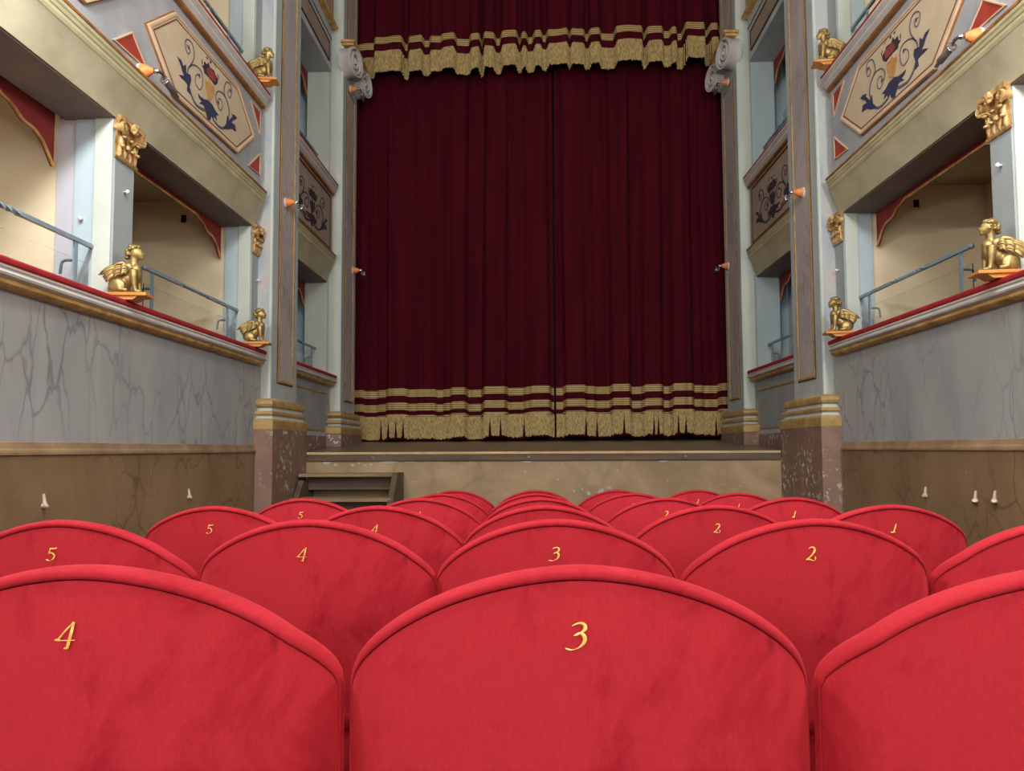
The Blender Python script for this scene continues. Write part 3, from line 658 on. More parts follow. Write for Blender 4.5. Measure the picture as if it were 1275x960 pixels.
def wall_bracket(S, y, z, label, double=False, k=0.62):
    t = thing('seat_hook', label, 'hook', (S.X(2.385), y, z), 'porcelain hooks on the brown dado')
    b = B(); x = S.X(2.385); g = -S.sg
    b.lathe([(r * k, h * k) for r, h in [(0.020, 0), (0.022, 0.008), (0.014, 0.02), (0.012, 0.03), (0.016, 0.038), (0.010, 0.045)]], (x, y, z - 0.02 * k), (g, 0, -0.15), 12)
    b.build('knob', M['porcelain'], t, smooth=True, angle=50)
    b = B(); b.tube([(x + g * 0.006 * k, y, z + 0.07 * k), (x + g * 0.012 * k, y, z + 0.02 * k), (x + g * 0.02 * k, y, z - 0.02 * k)], [0.010 * k, 0.014 * k, 0.020 * k], 8)
    if double: b.tube([(x + g * 0.02 * k, y, z - 0.02 * k), (x + g * 0.04 * k, y - 0.02 * k, z - 0.035 * k), (x + g * 0.05 * k, y - 0.05 * k, z - 0.015 * k)], [0.015 * k, 0.015 * k, 0.018 * k], 8)
    b.build('stem', M['porcelain'], t, smooth=True, angle=50)

# ------------------------------------------------------------------ build both sides
for S in (Side(-1, 'left'), Side(1, 'right')):
    w = S.w; e = S.end
    # setting
    b = B(); S.bx(b, 2.40, 2.70, -3.6, S.p1[0], -1.5, 0.74); struct(b, 'wall_' + w, M['marble'])
    b = B(); S.run(b, [(2.41, -1.5), (2.385, -1.5), (2.385, -0.005), (2.387, 0.0), (2.41, 0.0)], -3.6, e - 0.06); struct(b, 'wall_%s_dado' % w, M['dado'])
    b = B(); S.run(b, [(2.41, -0.018), (2.374, -0.018), (2.374, -0.004), (2.378, -0.002), (2.378, 0.002), (2.384, 0.012), (2.390, 0.040), (2.41, 0.046)], -3.6, e - 0.06); struct(b, 'trim_%d' % (1 if S.sg < 0 else 2), M['dado_edge'])
    b = B(); S.bx(b, 3.60, 3.75, -3.6, 10.2, -1.5, 6.3); struct(b, 'wall_%s_box_back' % w, M['cream'])
    b = B(); S.bx(b, 2.52, 3.60, -3.6, 10.2, 0.0, 0.08); struct(b, 'floor_%s_boxes' % w, M['floor'])
    b = B(); S.bx(b, 2.76, 3.60, -3.6, 10.2, 2.12, 2.20); struct(b, 'ceiling_%s_boxes' % w, M['box_ceiling'])
    b = B(); S.bx(b, 2.52, 3.60, -3.6, 10.2, 4.75, 4.83); struct(b, 'ceiling_%s_upper_boxes' % w, M['box_ceiling'])
    # partitions between boxes
    yd = S.post2[1] - S.post1[1]
    pys = [S.post1[0] - 2 * 2.1, S.post1[0] - 2.1, S.post1[0], S.post2[0]]
    for k, y in enumerate(pys):
        b = B(); S.bx(b, 2.68 if k != 2 else 2.78, 3.60, y + 0.03, y + 0.15, -0.05, 6.3); struct(b, 'wall_%s_box_partition' % w, M['cream'])
    b = B(); S.bx(b, 2.68, 3.60, S.p2[0] + 0.10, S.p2[0] + 0.25, -0.05, 6.3); struct(b, 'wall_%s_stage_box_end' % w, M['pale_blue'])
    b = B(); S.bx(b, 2.60, 3.60, S.p1[0] + 0.1, S.p1[0] + 0.2, -0.05, 6.3); struct(b, 'wall_%s_stage_box_near' % w, M['pale_blue'])
    b = B(); S.bx(b, 2.85, 2.95, S.p1[0] + 0.2, S.p2[0] + 0.1, 0.08, 2.12); S.bx(b, 2.85, 2.95, S.p1[0] + 0.2, S.p2[0] + 0.1, 2.25, 3.9); struct(b, 'wall_%s_stage_box_back' % w, M['pale_blue'])
    # box fronts
    parapet(S, 0.835 if S.sg < 0 else 0.862, -3.6, e, 'long %s box parapet with red rail and gold edge above the marbled wall' % w)
    balcony_front(S, -3.6, e, 2.19, 3.06, [(S.dy, True), (S.dy - 2.03, True), (S.dy - 4.06, False)], '%s upper box front with cream hexagon panels, floral painting and red triangles' % w)
    # lower and upper stage-box fronts, between the two pilasters
    q0, q1 = S.p1[1], S.p2[0] - 0.08
    b = B(); S.bx(b, 2.40, 2.60, q0 - 0.1, q1, -1.5, 0.74); struct(b, 'wall_%s_stage_box_front' % w, M['marble_blue'])
    b = B(); S.bx(b, 2.385, 2.40, q0, q1, -1.2, 0.15); struct(b, 'wall_%s_stage_dado' % w, M['plinth'])
    b = B(); S.bx(b, 2.383, 2.402, q0, q1, 0.15, 0.19); struct(b, 'trim_%d' % (3 if S.sg < 0 else 4), M['return'])
    b = B(); S.ribbon(b, [(q0 - 0.1, 0.215), (q0 - 0.1, 0.63), (q1 - 0.10, 0.63), (q1 - 0.10, 0.215)], 0.018, 2.40, 0.008, True); struct(b, 'trim_%d' % (5 if S.sg < 0 else 6), M['line_gold'])
    parapet(S, 0.845 if S.sg < 0 else 0.86, q0, q1, 'short red-topped parapet of the lower %s stage box, between the two great pilasters' % w)
    balcony_front(S, q0, q1, 2.22, 3.065, [], 'brown upper front of the %s stage box with dark scroll ornament, between the pilasters' % w, stage=True)
    # header over the upper stage box
    t = thing('box_header', 'grey-brown panelled header over the upper %s stage box, next to the scroll capital' % w, 'header', (S.X(2.5), (q0 + q1) / 2, 4.42))
    b = B(); S.bx(b, 2.42, 2.74, q0, q1, 4.42, 4.95); b.build('header_beam', M['shaft'], t)
    b = B(); rect = [(q0 - 0.3, 4.50), (q0 - 0.3, 4.72), (q1 - 0.12, 4.72), (q1 - 0.12, 4.50)]; S.flat(b, rect, 2.42, 0.006); b.build('brown_inlay', M['brown_panel'], t)
    b = B(); S.ribbon(b, rect, 0.014, 2.42, 0.014, True); b.build('dark_outline', M['line_dark'], t)
    b = B(); S.bx(b, 2.415, 2.425, q0, q1, 4.80, 4.815); b.build('dark_groove', M['line_dark'], t)
    b = B(); S.run(b, [(2.42, 4.93), (2.35, 4.93), (2.34, 4.945), (2.35, 4.965), (2.42, 4.97)], q0, q1); b.build('gilded_fillet', M['gold_paint'], t)
    b = B(); S.bx(b, 2.40, 2.7, q0, q1, 4.97, 6.3); b.build('third_tier_front', M['brown_panel'], t)
    b = B(); S.ribbon(b, [(q0 - 0.3, 5.04), (q0 - 0.3, 5.8), (q1 - 0.1, 5.8), (q1 - 0.1, 5.04)], 0.014, 2.40, 0.010, True); b.build('gold_outline', M['line_gold'], t)
    # header over the main upper boxes (out of the frame, closes the tier)
    t = thing('box_header', 'pale header beam over the upper %s boxes, beyond the top of the picture' % w, 'header', (S.X(2.5), 1.4, 4.40))
    b = B(); S.bx(b, 2.42, 2.74, -3.6, e, 4.40, 6.3); b.build('header_beam', M['beam'], t)
    # posts
    far_w = 'against the %s great pilaster' % w
    hz = 1.905
    z0l = 0.80
    pa = post(S, S.post1, z0l, hz, True, 'lower %s box post nearest the camera, with gilded capital, behind the big sphinx' % w)
    pb = post(S, (S.post2[0], S.post2[1]), z0l, hz, False, 'lower %s box post with gilded capital %s' % (w, far_w))
    post(S, (S.post1[0] - 2.15, S.post1[1] - 2.15), z0l, hz, False, 'lower %s box post level with the front seats, outside the picture' % w)
    post(S, S.post1, 3.04, 4.40, False, 'upper %s box post above the first lower post' % w)
    post(S, S.post2, 3.04, 4.40, False, 'upper %s box post %s' % (w, far_w))
    t = thing('box_post', 'pale blue end post of the lower %s stage box beside the proscenium pilaster' % w, 'post', (S.X(2.5), S.p2[0], 0.8))
    b = B(); S.bx(b, 2.44, 2.70, q1, q1 + 0.066, 0.80, 1.95); b.build('jamb', M['pale_green'] if S.sg < 0 else M['pale_blue'], t)
    t = thing('box_post', 'pale end post of the upper %s stage box beside the scroll capital' % w, 'post', (S.X(2.5), S.p2[0], 3.03))
    b = B(); S.bx(b, 2.44, 2.70, q1, q1 + 0.066, 3.03, 4.42); b.build('jamb', M['pale_green'] if S.sg < 0 else M['pale_blue'], t)
    # scalloped boards
    valance_board(S, S.post1[1], S.post2[0], 2.705, 1.885, 'scalloped dark red board under the soffit of the lower %s box next to the pilaster' % w)
    valance_board(S, S.post1[0] - 1.95, S.post1[0], 2.79, 1.885, 'scalloped dark red board of the nearest lower %s box' % w)
    valance_board(S, q0 + 0.02, q1 - 0.01, 2.705, 1.925, 'scalloped dark red board in the lower %s stage box' % w)
    valance_board(S, q0 + 0.02, q1 - 0.01, 2.705, 4.42, 'scalloped dark red board in the upper %s stage box' % w)
    # handrails
    L = S.sg < 0
    zr = 1.17 if L else 1.20; zf = 0.83 if L else 0.855
    if L:
        handrail(S, 4.80, 6.36, (4.90, 6.13), zr, zf, 'twisted blue-grey handrail of the lower left box between the two sphinxes')
        handrail(S, 2.6, 4.22, (2.75, 4.06), zr - 0.02, zf, 'twisted blue-grey handrail of the nearest lower left box')
    else:
        handrail(S, 4.62, 6.27, (4.74, 6.03), zr, zf, 'twisted blue-grey handrail of the lower right box between the two sphinxes')
        handrail(S, 2.4, 4.02, (2.55, 3.90), zr, zf, 'twisted blue-grey handrail of the nearest lower right box')
    handrail(S, q0 + 0.05, 8.62, (q0 + 0.25, 8.50), 1.15, zf, 'blue-grey handrail of the lower %s stage box' % w)
    handrail(S, q0 + 0.05, 8.62, (q0 + 0.25, 8.50), 3.40, 3.06, 'blue-grey handrail of the upper %s stage box' % w)
    handrail(S, S.post1[1] + 0.3, 6.33 + S.dy, (S.post1[1] + 0.5, 6.05 + S.dy), 3.42, 3.06, 'blue-grey handrail of the upper %s box above the painted front' % w)
    # great pilasters
    pilaster(S, S.p1, (6.34, 7.30) if L else (6.26, 7.30), 2.315, 6.3, '%s great pilaster with gold-lined marble shaft and flaking brown plinth, beside the stage edge' % w, -1.5, [(0.60, 6.1)])
    p2 = pilaster(S, S.p2, (8.52, 9.55) if L else (8.50, 9.52), 2.295, 6.3, '%s proscenium pilaster with scroll capital, beside the curtain' % w, 0.03, [(0.58, 4.32), (4.92, 6.1)], near='pale')
    ionic(S, p2, S.p2, 2.295)
    # proscenium cheek closing the view behind the pilaster
    b = B(); S.bx(b, 2.42, 3.9, S.p2[1], S.p2[1] + 0.12, -0.3, 6.3); struct(b, 'wall_%s_proscenium' % w, M['shaft'])
    # sphinxes
    zt = 0.835 if L else 0.862
    rz = 0 if L else PI
    rz = rz + (0.12 if L else -0.12)
    place(sphinx, sph_used, (S.X(2.33), 4.20 if L else 4.00, zt), rz, 'big gilded winged sphinx on the %s lower parapet, nearest the camera on that side' % w)
    place(sphinx, sph_used, (S.X(2.325), 6.16 if L else 6.05, zt), rz, 'small-looking gilded sphinx on the %s lower parapet beside the great pilaster' % w)
    place(sphinx, sph_used, (S.X(2.315), 6.22 if L else 6.10, 3.06), rz, 'gilded sphinx high on the %s upper box front beside the great pilaster' % w)
    # spotlights
    rz = 0 if L else PI; mi = not L
    for a_, y_, z_, lab in ((2.40, 4.38 if L else 4.17, 2.25, 'stage spotlight with orange cone on the %s painted upper box front' % w),
                            (2.315, 6.80 if L else 6.72, 2.24, 'stage spotlight with orange cone on the %s great pilaster' % w),
                            (2.295, 9.30 if L else 9.28, 2.20, 'small stage spotlight with orange cone low on the %s proscenium pilaster' % w),
                            (2.295, 9.10, 4.40, 'stage spotlight with orange cone tucked under the %s scroll capital' % w)):
        place(spot, spot_used, (S.X(a_), y_, z_), rz, lab, mi)
    # knobs on posts, black sockets
    y1_ = S.post1[0]
    knob(S, S.X(2.62), y1_ + 0.012, 1.31, (0, -1, 0), pa)
    knob(S, S.X(2.44), sum(S.post1) / 2, 1.50, (-S.sg, 0, 0), pa)
    knob(S, S.X(2.44), sum(S.post2) / 2 + 0.02, 1.45, (-S.sg, 0, 0), pb)
    b = B(); S.bx(b, 3.02, 3.06, S.post2[0] + 0.018, S.post2[0] + 0.031, 1.94, 2.0); tag(b.build('wall_socket', M['black']), 'small black socket high on the cream partition of the lower %s box' % w, 'socket')
    # hooks
    if L:
        wall_bracket(S, 3.59, -0.245, 'white porcelain hook on the left dado, nearest the camera')
        wall_bracket(S, 5.12, -0.300, 'white porcelain hook on the left dado, nearer the stage')
    else:
        wall_bracket(S, 4.92, -0.29, 'plain white hook on the right dado, nearest the stage')
        wall_bracket(S, 4.37, -0.285, 'middle white hook of the three on the right dado', True)
        wall_bracket(S, 4.19, -0.275, 'white hook with side spur on the right dado, nearest the camera', True)

# ------------------------------------------------------------------ stage
t = thing('stage_platform', 'raked dark board stage with pale worn front edge over the stained plaster front', 'stage', (CX, 7.5, -1.3))
LX, RX = CX - 2.25, CX + 2.25
b = B(); b.prism([(7.43, -0.020), (8.45, 0.030), (8.45, -0.03), (7.43, -0.06)], lambda p, tt: (tt, p[0], p[1]), LX + 0.01, RX - 0.01)
b.prism([(7.305, -0.026), (7.43, -0.020), (7.43, -0.06), (7.305, -0.06)], lambda p, tt: (tt, p[0], p[1]), LX + 0.02, RX - 0.02)
b.prism([(8.45, 0.030), (10.19, 0.115), (10.19, 0.05), (8.45, -0.03)], lambda p, tt: (tt, p[0], p[1]), CX - 2.375, CX + 2.375)
b.prism([(7.45, -0.022), (8.45, 0.028), (8.45, -0.03), (7.45, -0.06)], lambda p, tt: (tt, p[0], p[1]), CX - 2.375, CX + 2.375)
b.build('stage_boards', M['stage_boards'], t)
b = B(); b.box((LX + 0.015, 7.285, -0.048), (RX - 0.015, 7.305, -0.024)); b.build('pale_board_edge', M['lip_edge'], t, bevel=0.004)
b = B(); b.box((LX + 0.015, 7.292, -0.108), (RX - 0.015, 7.32, -0.048)); b.build('dark_fascia', M['dark_wood'], t, bevel=0.002)
for bxx in (-1.6, -0.12, 1.35):
    B().lathe([(0.014, 0), (0.012, 0.006), (0.004, 0.008)], (CX + bxx, 7.292, -0.078), (0, -1, 0), 12).build('bolt_head', M['gun'], t)
b = B(); b.box((CX - 2.32, 7.315, -1.5), (CX + 2.32, 7.45, -0.06)); b.build('plaster_front', M['stage_plaster'], t)
b = B(); rnd = random.Random(11)
for px_, pz_, pw, ph in ((-1.99, -0.125, 0.05, 0.016), (-1.90, -0.145, 0.025, 0.012), (-1.74, -0.148, 0.022, 0.014), (-1.62, -0.15, 0.02, 0.010), (-1.56, -0.140, 0.022, 0.013), (-1.40, -0.122, 0.13, 0.010), (-1.18, -0.120, 0.08, 0.006), (-0.08, -0.121, 0.06, 0.008), (1.21, -0.121, 0.05, 0.009), (0.62, -0.40, 0.03, 0.03), (0.50, -0.42, 0.02, 0.02), (0.70, -0.37, 0.02, 0.016), (0.58, -0.46, 0.024, 0.02), (0.44, -0.38, 0.01, 0.01)):
    n_ = 11; ring_ = [(px_ + pw * math.cos(q * 2 * PI / n_) * rnd.uniform(0.6, 1.1), pz_ + ph * math.sin(q * 2 * PI / n_) * rnd.uniform(0.6, 1.1)) for q in range(n_)]
    B().prism(ring_, lambda p, tt: (p[0], tt, p[1]), 7.311, 7.317).build('flaked_white_patch', M['return'], t)

t = thing('stage_steps', 'dark wooden steps up to the stage at its left end', 'steps', (-1.75, 7.1, -1.22))
tr = [(7.02, 7.33, -0.25), (6.77, 7.05, -0.46), (6.52, 6.80, -0.67), (6.27, 6.55, -0.88)]
for k, (ya, yb, z) in enumerate(tr):
    B().box((-2.17, ya, z), (-1.27, yb, z + 0.032)).build('tread', M['step_wood'], t, bevel=0.004)
    if k < 4: B().box((-2.12, ya + 0.12, z - 0.12), (-1.31, ya + 0.135, z)).build('riser_board', M['dark_wood'], t)
for xs, top in ((-1.30, -0.215), (-2.16, -0.28)):
    b = B(); b.prism([(6.15, -1.215), (7.32, -1.215), (7.32, top), (7.0, top), (6.2, -1.0)], lambda p, tt: (tt, p[0], p[1]), xs, xs + 0.05); b.build('stringer', M['dark_wood'], t, bevel=0.004)

# ------------------------------------------------------------------ curtains
# pleats of the cloth: (left edge in metres from the hall axis, how far the pleat stands forward 0..1)
def pleats(tab, x, soft):
    v = tab[0][1]
    for e, l in tab[1:]:
        if x < e - soft: break
        k = smooth01((x - e + soft) / (2 * soft)); v = v + (l - v) * k
    return v
CURT = [(-2.43, .6), (-2.27, .35), (-2.08, .5), (-1.96, .92), (-1.71, .5), (-1.58, .58), (-1.35, .28), (-1.23, .5), (-1.13, .88), (-.94, .2), (-.71, 1), (-.42, .5), (-.18, .7), (-.11, 1), (.13, .35), (.28, .3), (.32, 1), (.58, .62), (.70, .4), (.92, 1), (1.16, .25), (1.34, .8), (1.58, .2), (1.70, .95), (1.95, .45), (2.09, .25), (2.29, .8)]
VAL = [(-2.4, .4), (-2.1, 1), (-1.74, .25), (-1.66, 1), (-1.48, .45), (-1.38, .9), (-1.22, 1.1), (-1.06, .5), (-.86, 1), (-.74, .1), (-.69, 1.05), (-.55, .45), (-.46, 1.1), (-.26, .4), (-.20, 1), (-.14, .45), (-.04, 1), (.05, .5), (.13, 1.1), (.39, .5), (.43, 1.05), (.60, .5), (.67, 1), (.80, .5), (1.0, 1.15), (1.34, .4), (1.40, .95), (1.60, .5), (1.71, .9), (1.78, .2), (1.88, 1.2), (2.13, .4), (2.20, 1), (2.3, .6)]
def folds(x, seed, amp): return -amp * 2 * (pleats(CURT, x - CX, 0.030) - 0.5) + 0.006 * math.sin(x * 37 + seed) + 0.003 * math.sin(x * 61 + 2 * seed)
def sheet(b, x0, x1, zs, fy, nx, fz=None, th=0.0):
    o = len(b.v); nz = len(zs); h = 0.004
    for i in range(nx + 1):
        x = x0 + (x1 - x0) * i / nx
        for z in zs:
            zz = z + (fz(x, z) if fz else 0); y = fy(x, z); d = (fy(x + h, z) - fy(x - h, z)) / (2 * h); k = th / math.sqrt(1 + d * d)
            b.v.append((x + d * k, y - k, zz))
    for i in range(nx):
        for j in range(nz - 1): b.f.append((o + i * nz + j, o + (i + 1) * nz + j, o + (i + 1) * nz + j + 1, o + i * nz + j + 1))
    return b
YC = 9.87
def steps(x, seed): return 0.045 * (pleats(CURT, x - CX, 0.030) - 0.5)
def make_curtain(x0, x1, seed, label, tilt):
    t = thing('stage_curtain', label, 'curtain', ((x0 + x1) / 2, YC, 0.12), 'maroon stage curtains')
    fy = lambda x, z: YC + folds(x + 0.010 * (z - 2) * math.sin(x * 3), seed, 0.080 * (0.55 + 0.45 * min(1, max(0, (4.9 - z) / 4.5)))) 
    fz = lambda x, z: (steps(x, seed) + tilt * (x - CX)) * smooth01((1.6 - z) / 1.0)
    nx = int((x1 - x0) * 180)
    zs = [0.125, 0.3, 0.5, 0.7, 0.9, 1.2, 1.6, 2.2, 2.8, 3.4, 4.0, 4.6, 5.18]
    b = sheet(B(), x0, x1, zs, fy, nx, fz); d = b.build('velvet_drape', M['curtain'], t, smooth=True)
    so = d.modifiers.new('solid', 'SOLIDIFY'); so.thickness = 0.006; so.offset = 0
    for za, zb in ((0.69, 0.785), (0.51, 0.605)):
        sheet(B(), x0, x1, [za, (za + zb) / 2, zb], fy, nx, fz, 0.012).build('gold_braid_band', M['braid'], t, smooth=True)
    # bullion fringe: strands, with a few gaps where it has parted
    b = B(); rnd = random.Random(seed * 10); x = x0 + 0.003
    gaps = [rnd.uniform(x0, x1) for _ in range(9)]
    while x < x1 - 0.008:
        wd_ = rnd.uniform(0.009, 0.014); ln = 0.285 * rnd.uniform(0.95, 1.02); near = min((abs(x - g), g) for g in gaps)
        sh = 0
        if near[0] < 0.06: sh = (0.020 - near[0] * 0.33) * (1 if x > near[1] else -1)
        y = fy(x + wd_ / 2, 0.3) - 0.018 - rnd.uniform(0, 0.006); z1 = 0.435 + fz(x, 0.43)
        b.add([(x, y, z1), (x + wd_ + 0.003, y, z1), (x + wd_ + 0.003, y - 0.006, z1), (x, y - 0.006, z1),
               (x + sh, y, z1 - ln), (x + wd_ + 0.001 + sh, y, z1 - ln), (x + wd_ + 0.001 + sh, y - 0.006, z1 - ln), (x + sh, y - 0.006, z1 - ln)],
              [(0, 1, 2, 3), (7, 6, 5, 4), (0, 4, 5, 1), (1, 5, 6, 2), (2, 6, 7, 3), (3, 7, 4, 0)])
        x += wd_
    b.build('bullion_fringe', M['fringe'], t)
    b = sheet(B(), x0, x1, [0.425, 0.455], fy, nx, fz, 0.022); b.build('fringe_heading', M['braid'], t, smooth=True)
    return t
XS = CX + 0.20
make_curtain(CX - 2.43, XS - 0.012, 1.3, 'left maroon velvet stage curtain with two gold bands and gold fringe', 0.012)
make_curtain(XS + 0.012, CX + 2.43, 4.1, 'right maroon velvet stage curtain with two gold bands and gold fringe', 0.012)

# valance pelmet
YV = 9.61
t = thing('curtain_valance', 'short maroon pelmet with gold braid and thick fringe across the top of the stage', 'valance', (CX, YV, 4.75))
vf = lambda x: 2 * pleats(VAL, x - CX, 0.024) - 1.35 + 0.10 * math.sin(x * 17)
fy = lambda x, z: YV - 0.085 * vf(x) * (0.45 + 0.55 * smooth01((6.2 - z) / 1.3))
fz = lambda x, z: 0.020 * (x - CX) + 0.034 * vf(x)
sheet(B(), CX - 2.40, CX + 2.40, [4.87, 4.98, 5.1, 5.3, 5.6, 6.0, 6.3], fy, 620, fz).build('velvet_drape', M['curtain'], t, smooth=True)
o = sheet(B(), CX - 2.40, CX + 2.40, [5.235, 5.28, 5.325], fy, 620, fz, 0.012).build('gold_braid_band', M['braid'], t, smooth=True)
b = B(); rnd = random.Random(5); x = CX - 2.40
while x < CX + 2.385:
    wd_ = rnd.uniform(0.009, 0.014); y = fy(x + wd_ / 2, 4.9) - 0.014 - rnd.uniform(0, 0.008); z1 = 5.13 + fz(x, 5); z0 = 4.855 + fz(x, 5) + rnd.uniform(-0.012, 0.006)
    sh = rnd.uniform(-0.002, 0.002)
    b.add([(x, y, z1), (x + wd_ + 0.002, y, z1), (x + wd_ + 0.002, y - 0.008, z1), (x, y - 0.008, z1), (x + sh, y, z0), (x + wd_ + sh, y, z0), (x + wd_ + sh, y - 0.008, z0), (x + sh, y - 0.008, z0)],
          [(0, 1, 2, 3), (7, 6, 5, 4), (0, 4, 5, 1), (1, 5, 6, 2), (2, 6, 7, 3), (3, 7, 4, 0)]); x += wd_
b.build('bullion_fringe', M['fringe'], t)
# lintel behind the pelmet
struct(B().box((CX - 2.41, 9.74, 5.3), (CX + 2.41, 9.82, 6.3)), 'wall_proscenium_lintel', M['black'])

# ------------------------------------------------------------------ seats
HW, AR, SAG = 0.266, 0.150, 0.090
def outline(n=56, sc=1.0, drop=0.46):
    """back outline from bottom-left over the arch to bottom-right: (x, z) with the apex at z=0"""
    pts = []
    for k in range(9): pts.append((-HW * sc, -drop + (drop - AR) * k / 9 * 1.0))
    for i in range(n + 1):
        u = -1 + 2 * i / n; u = math.copysign(1 - (1 - abs(u)) ** 1.35, u) if True else u
        x = HW * sc * u; el = 1 - max(0.0, 1 - abs(u) ** 1.8) ** 0.57
        pts.append((x, -AR * el))
    for k in range(9, 0, -1): pts.append((HW * sc, -drop + (drop - AR) * (k - 1) / 9))
    return pts
def plan(x): q = min(1.15, abs(x) / HW); return 0.048 * q * q + 0.046 * min(1.3, max(0, (q - 0.80) / 0.20)) ** 1.6
def seat_master():
    t = thing('theatre_seat', 'x', 'theatre seat', (0, 0, -50), 'red velvet theatre seats')
    base = outline(); n = len(base)
    P = [Vector(p) for p in base]; N = []
    for i in range(n):
        d = (P[min(i + 1, n - 1)] - P[max(i - 1, 0)]).normalized(); N.append(Vector((-d.y, d.x)))
    # back face
    b = B(); rings = 22; c = Vector((0, -0.22)); o = 0
    wt = [0.30 + 0.70 * max(0, N[i].y) ** 1.2 for i in range(n)]      # the rolled rim thins out down the sides
    inner = [P[i] - N[i] * 0.015 * wt[i] for i in range(n)]
    for k in range(rings + 1):
        f = (k / rings) ** 0.55
        for i in range(n):
            q = c + (inner[i] - c) * f; b.v.append((q.x, plan(q.x) - 0.006 * (1 - f ** 4), q.y - 0.0))
    for k in range(rings):
        for i in range(n - 1): b.f.append((k * n + i, k * n + i + 1, (k + 1) * n + i + 1, (k + 1) * n + i))
        b.f.append((k * n + n - 1, k * n, (k + 1) * n, (k + 1) * n + n - 1))
    b.build('backrest', M['seat_velvet'], t, smooth=True, local=True, weld=True)
    # rolled rim
    def roll(prof, name, mat):
        b = B(); m = len(prof)
        for i in range(n):
            for (nn, yy) in prof:
                q = P[i] + N[i] * nn * (wt[i] if nn > -0.0195 else 0.6); b.v.append((q.x, plan(q.x) + yy * (0.16 + 0.84 * max(0, (wt[i] - 0.3) / 0.7) ** 0.7), q.y))
        for i in range(n - 1):
            for j in range(m - 1): b.f.append((i * m + j, (i + 1) * m + j, (i + 1) * m + j + 1, i * m + j + 1))
        b.build(name, mat, t, smooth=True, local=True)
    roll([(-0.019, 0.000), (-0.0175, 0.006), (-0.0145, 0.006), (-0.013, 0.000)], 'stitched_seam', M['seat_seam'])
    roll([(-0.0145, 0.004), (-0.013, -0.003), (-0.009, -0.005), (-0.004, -0.002), (-0.0005, 0.006), (0.0, 0.016), (-0.002, 0.030), (-0.008, 0.044), (-0.02, 0.054), (-0.036, 0.058)], 'padded_rim', M['seat_rim'])
    # front cushion of the backrest
    b = B()
    for k in range(8):
        f = k / 7
        for i in range(n):
            q = c + ((P[i] - N[i] * 0.03) - c) * f; e_ = (abs(q.x) / HW) ** 6; b.v.append((q.x, plan(q.x) + (0.058 + 0.012 * (1 - f ** 3)) * (1 - 0.72 * min(1, e_)), q.y))
    for k in range(7):
        for i in range(n - 1): b.f.append((k * n + i, k * n + i + 1, (k + 1) * n + i + 1, (k + 1) * n + i))
        b.f.append((k * n + n - 1, k * n, (k + 1) * n, (k + 1) * n + n - 1))
    b.build('front_padding', M['seat_velvet'], t, smooth=True, local=True, weld=True)
    # seat cushion, tipped up
    b = B(); m = 20
    for j in range(7):
        f = j / 6; zz = -0.50 + 0.0 * f; 
        for i in range(m):
            an = 2 * PI * i / m; sx = math.copysign(abs(math.cos(an)) ** 0.5, math.cos(an)); sz = math.copysign(abs(math.sin(an)) ** 0.5, math.sin(an))
            k = (1, 1.0, 1, 1, 1, 0.94, 0.8)[j] * (0.94 if j == 0 else 1); b.v.append((0.225 * sx * k, 0.105 + 0.075 * (f), -0.50 + 0.20 * sz * k - 0.0))
    for j in range(6):
        for i in range(m): b.f.append((j * m + i, j * m + (i + 1) % m, (j + 1) * m + (i + 1) % m, (j + 1) * m + i))
    b.f.append(tuple(range(m))[::-1]); b.f.append(tuple(6 * m + i for i in range(m)))
    b.build('tip_up_seat', M['seat_velvet'], t, smooth=True, local=True, angle=60)
    for q in (-1, 1):
        b = B(); b.box((q * 0.245 - 0.012, 0.07, -0.80), (q * 0.245 + 0.012, 0.13, -0.42)); b.box((q * 0.245 - 0.02, 0.0, -0.883), (q * 0.245 + 0.02, 0.24, -0.86)); b.box((q * 0.245 - 0.012, 0.08, -0.862), (q * 0.245 + 0.012, 0.12, -0.79))
        b.build('side_leg', M['steel'], t, local=True, bevel=0.003)
    return t
DIG = {
 '3': (440, 460, 5.34e-5, [[(365,270,8),(440,235,30),(540,215,45),(612,250,66),(622,320,72),(575,375,44),(520,400,20)], [(395,455,14),(450,435,45),(535,408,52),(600,460,76),(612,540,78),(565,625,50),(480,690,26),(380,722,16),(300,718,36),(232,695,26)]]),
 '4': (440, 460, 5.34e-5, [[(600,218,26),(460,360,36),(300,545,30)], [(602,210,50),(560,400,60),(512,600,62),(480,725,60)], [(236,568,34),(290,566,50),(350,574,34)], [(340,574,12),(640,568,14)], [(432,722,34),(478,728,40),(522,718,30)]]),
 '2': (365, 500, 7.89e-5, [[(300,372,8),(365,335,28),(435,340,48),(465,400,58),(425,485,44),(335,580,30),(240,650,20)], [(235,655,18),(290,635,42),(350,652,42),(410,676,30),(460,660,14),(474,615,36),(470,560,26)]]),
 '5': (450, 450, 7.02e-5, [[(408,280,26),(500,292,44),(588,282,34),(618,242,10)], [(425,280,30),(402,360,36),(383,440,44)], [(400,410,22),(468,415,34),(538,468,50),(546,540,50),(482,620,30),(410,645,14),(350,632,42),(303,603,10)]]),
 '1': (415, 475, 9.13e-5, [[(506,328,34),(470,460,46),(420,605,46)], [(325,615,22),(400,614,42),(482,615,18)]])}
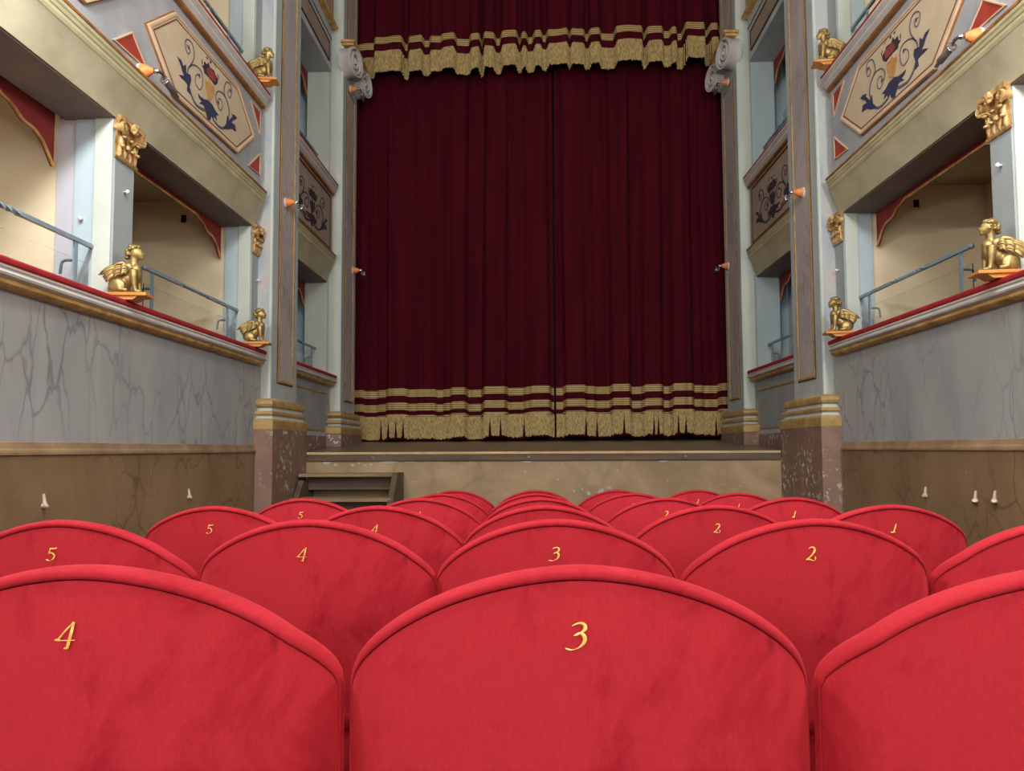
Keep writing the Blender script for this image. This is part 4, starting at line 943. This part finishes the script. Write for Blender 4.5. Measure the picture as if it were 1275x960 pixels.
def digit_mesh(ch):
    cx, cy, k, strokes = DIG[ch]; b = B()
    for si, st in enumerate(strokes):
        c = catmull([(p[0], p[1], p[2]) for p in st], 6); n = len(c); o = len(b.v)
        for i, p in enumerate(c):
            d = (c[min(i + 1, n - 1)] - c[max(i - 1, 0)]); d = Vector((d.x, d.y)).normalized(); nn = Vector((-d.y, d.x)); hw_ = max(4, p.z) / 2
            for sgn, dep in ((-1, 0.0), (0, -0.0016), (1, 0.0)):
                x = (p.x + nn.x * hw_ * sgn - cx) * k; z = -(p.y + nn.y * hw_ * sgn - cy) * k
                b.v.append((x, plan(x) - 0.0085 + dep - 0.0002 * si, z))
        for i in range(n - 1):
            for j in range(2): b.f.append((o + i * 3 + j, o + (i + 1) * 3 + j, o + (i + 1) * 3 + j + 1, o + i * 3 + j + 1))
    return b
seat = seat_master()
digits = {}
for ch in '12345':
    o = digit_mesh(ch).build('seat_number', M['number'], None, smooth=True); o.location = (0, 0, -60); digits[ch] = o
SEATS = {   # row: (y of the rim edges, height of the top, [(x, number)])
 1: (0.913, -0.1240, [(-0.492, '4'), (0.047, '3'), (0.586, '2')]),
 2: (1.709, -0.1470, [(-1.015, '5'), (-0.482, '4'), (0.044, '3'), (0.581, '2'), (1.116, '1')]),
 3: (2.490, -0.1750, [(-1.010, '5'), (-0.492, '4'), (0.030, '3'), (0.560, '2'), (1.092, '1')]),
 4: (3.385, -0.2080, [(-0.998, '5'), (-0.492, '4'), (0.024, '3'), (0.556, '2'), (1.088, '1')]),
 5: (4.245, -0.2380, [(-0.512, '4'), (0.004, '3'), (0.526, '2'), (1.080, '1')]),
 6: (5.077, -0.2660, [(-0.520, '4'), (0.000, '3'), (0.525, '2'), (1.040, '1')])}
ORD = {1: 'front', 2: 'second', 3: 'third', 4: 'fourth', 5: 'fifth', 6: 'farthest'}
ROWW = {1: 'the nearest row', 2: 'the second row from the camera', 3: 'the third row from the camera', 4: 'the fourth row from the camera', 5: 'the fifth row from the camera', 6: 'the row farthest from the camera'}
NUM = {'1': 'one', '2': 'two', '3': 'three', '4': 'four', '5': 'five'}
first = True; dig_used = set()
for r, (y, z, lst) in SEATS.items():
    for (x, ch) in lst:
        loc = (x, y - SAG, z); lab = 'red velvet theatre seat numbered %s in gold, in %s' % (NUM[ch], ROWW[r])
        if r == 1 and ch == '2': lab = 'red velvet theatre seat cut off by the right frame edge, in the nearest row'
        if r == 2 and ch == '1': lab = 'red velvet theatre seat half out of frame at right, second row from the camera'
        if first: s = seat; s.location = loc; s['label'] = lab; first = False
        else:
            s = seat.copy(); COL.objects.link(s); s.location = loc; s['label'] = lab
            for c in list(seat.children):
                if c.name.startswith('seat_number'): continue
                cc = c.copy(); COL.objects.link(cc); cc.parent = s
        d0 = digits[ch]
        if ch in dig_used: dn = d0.copy(); COL.objects.link(dn)
        else: dn = d0; dig_used.add(ch)
        dn.parent = s; dn.location = (-0.018 if (r == 2 and ch == '2') else -0.006, 0, -0.070); dn['label'] = 'gold number %s' % ch
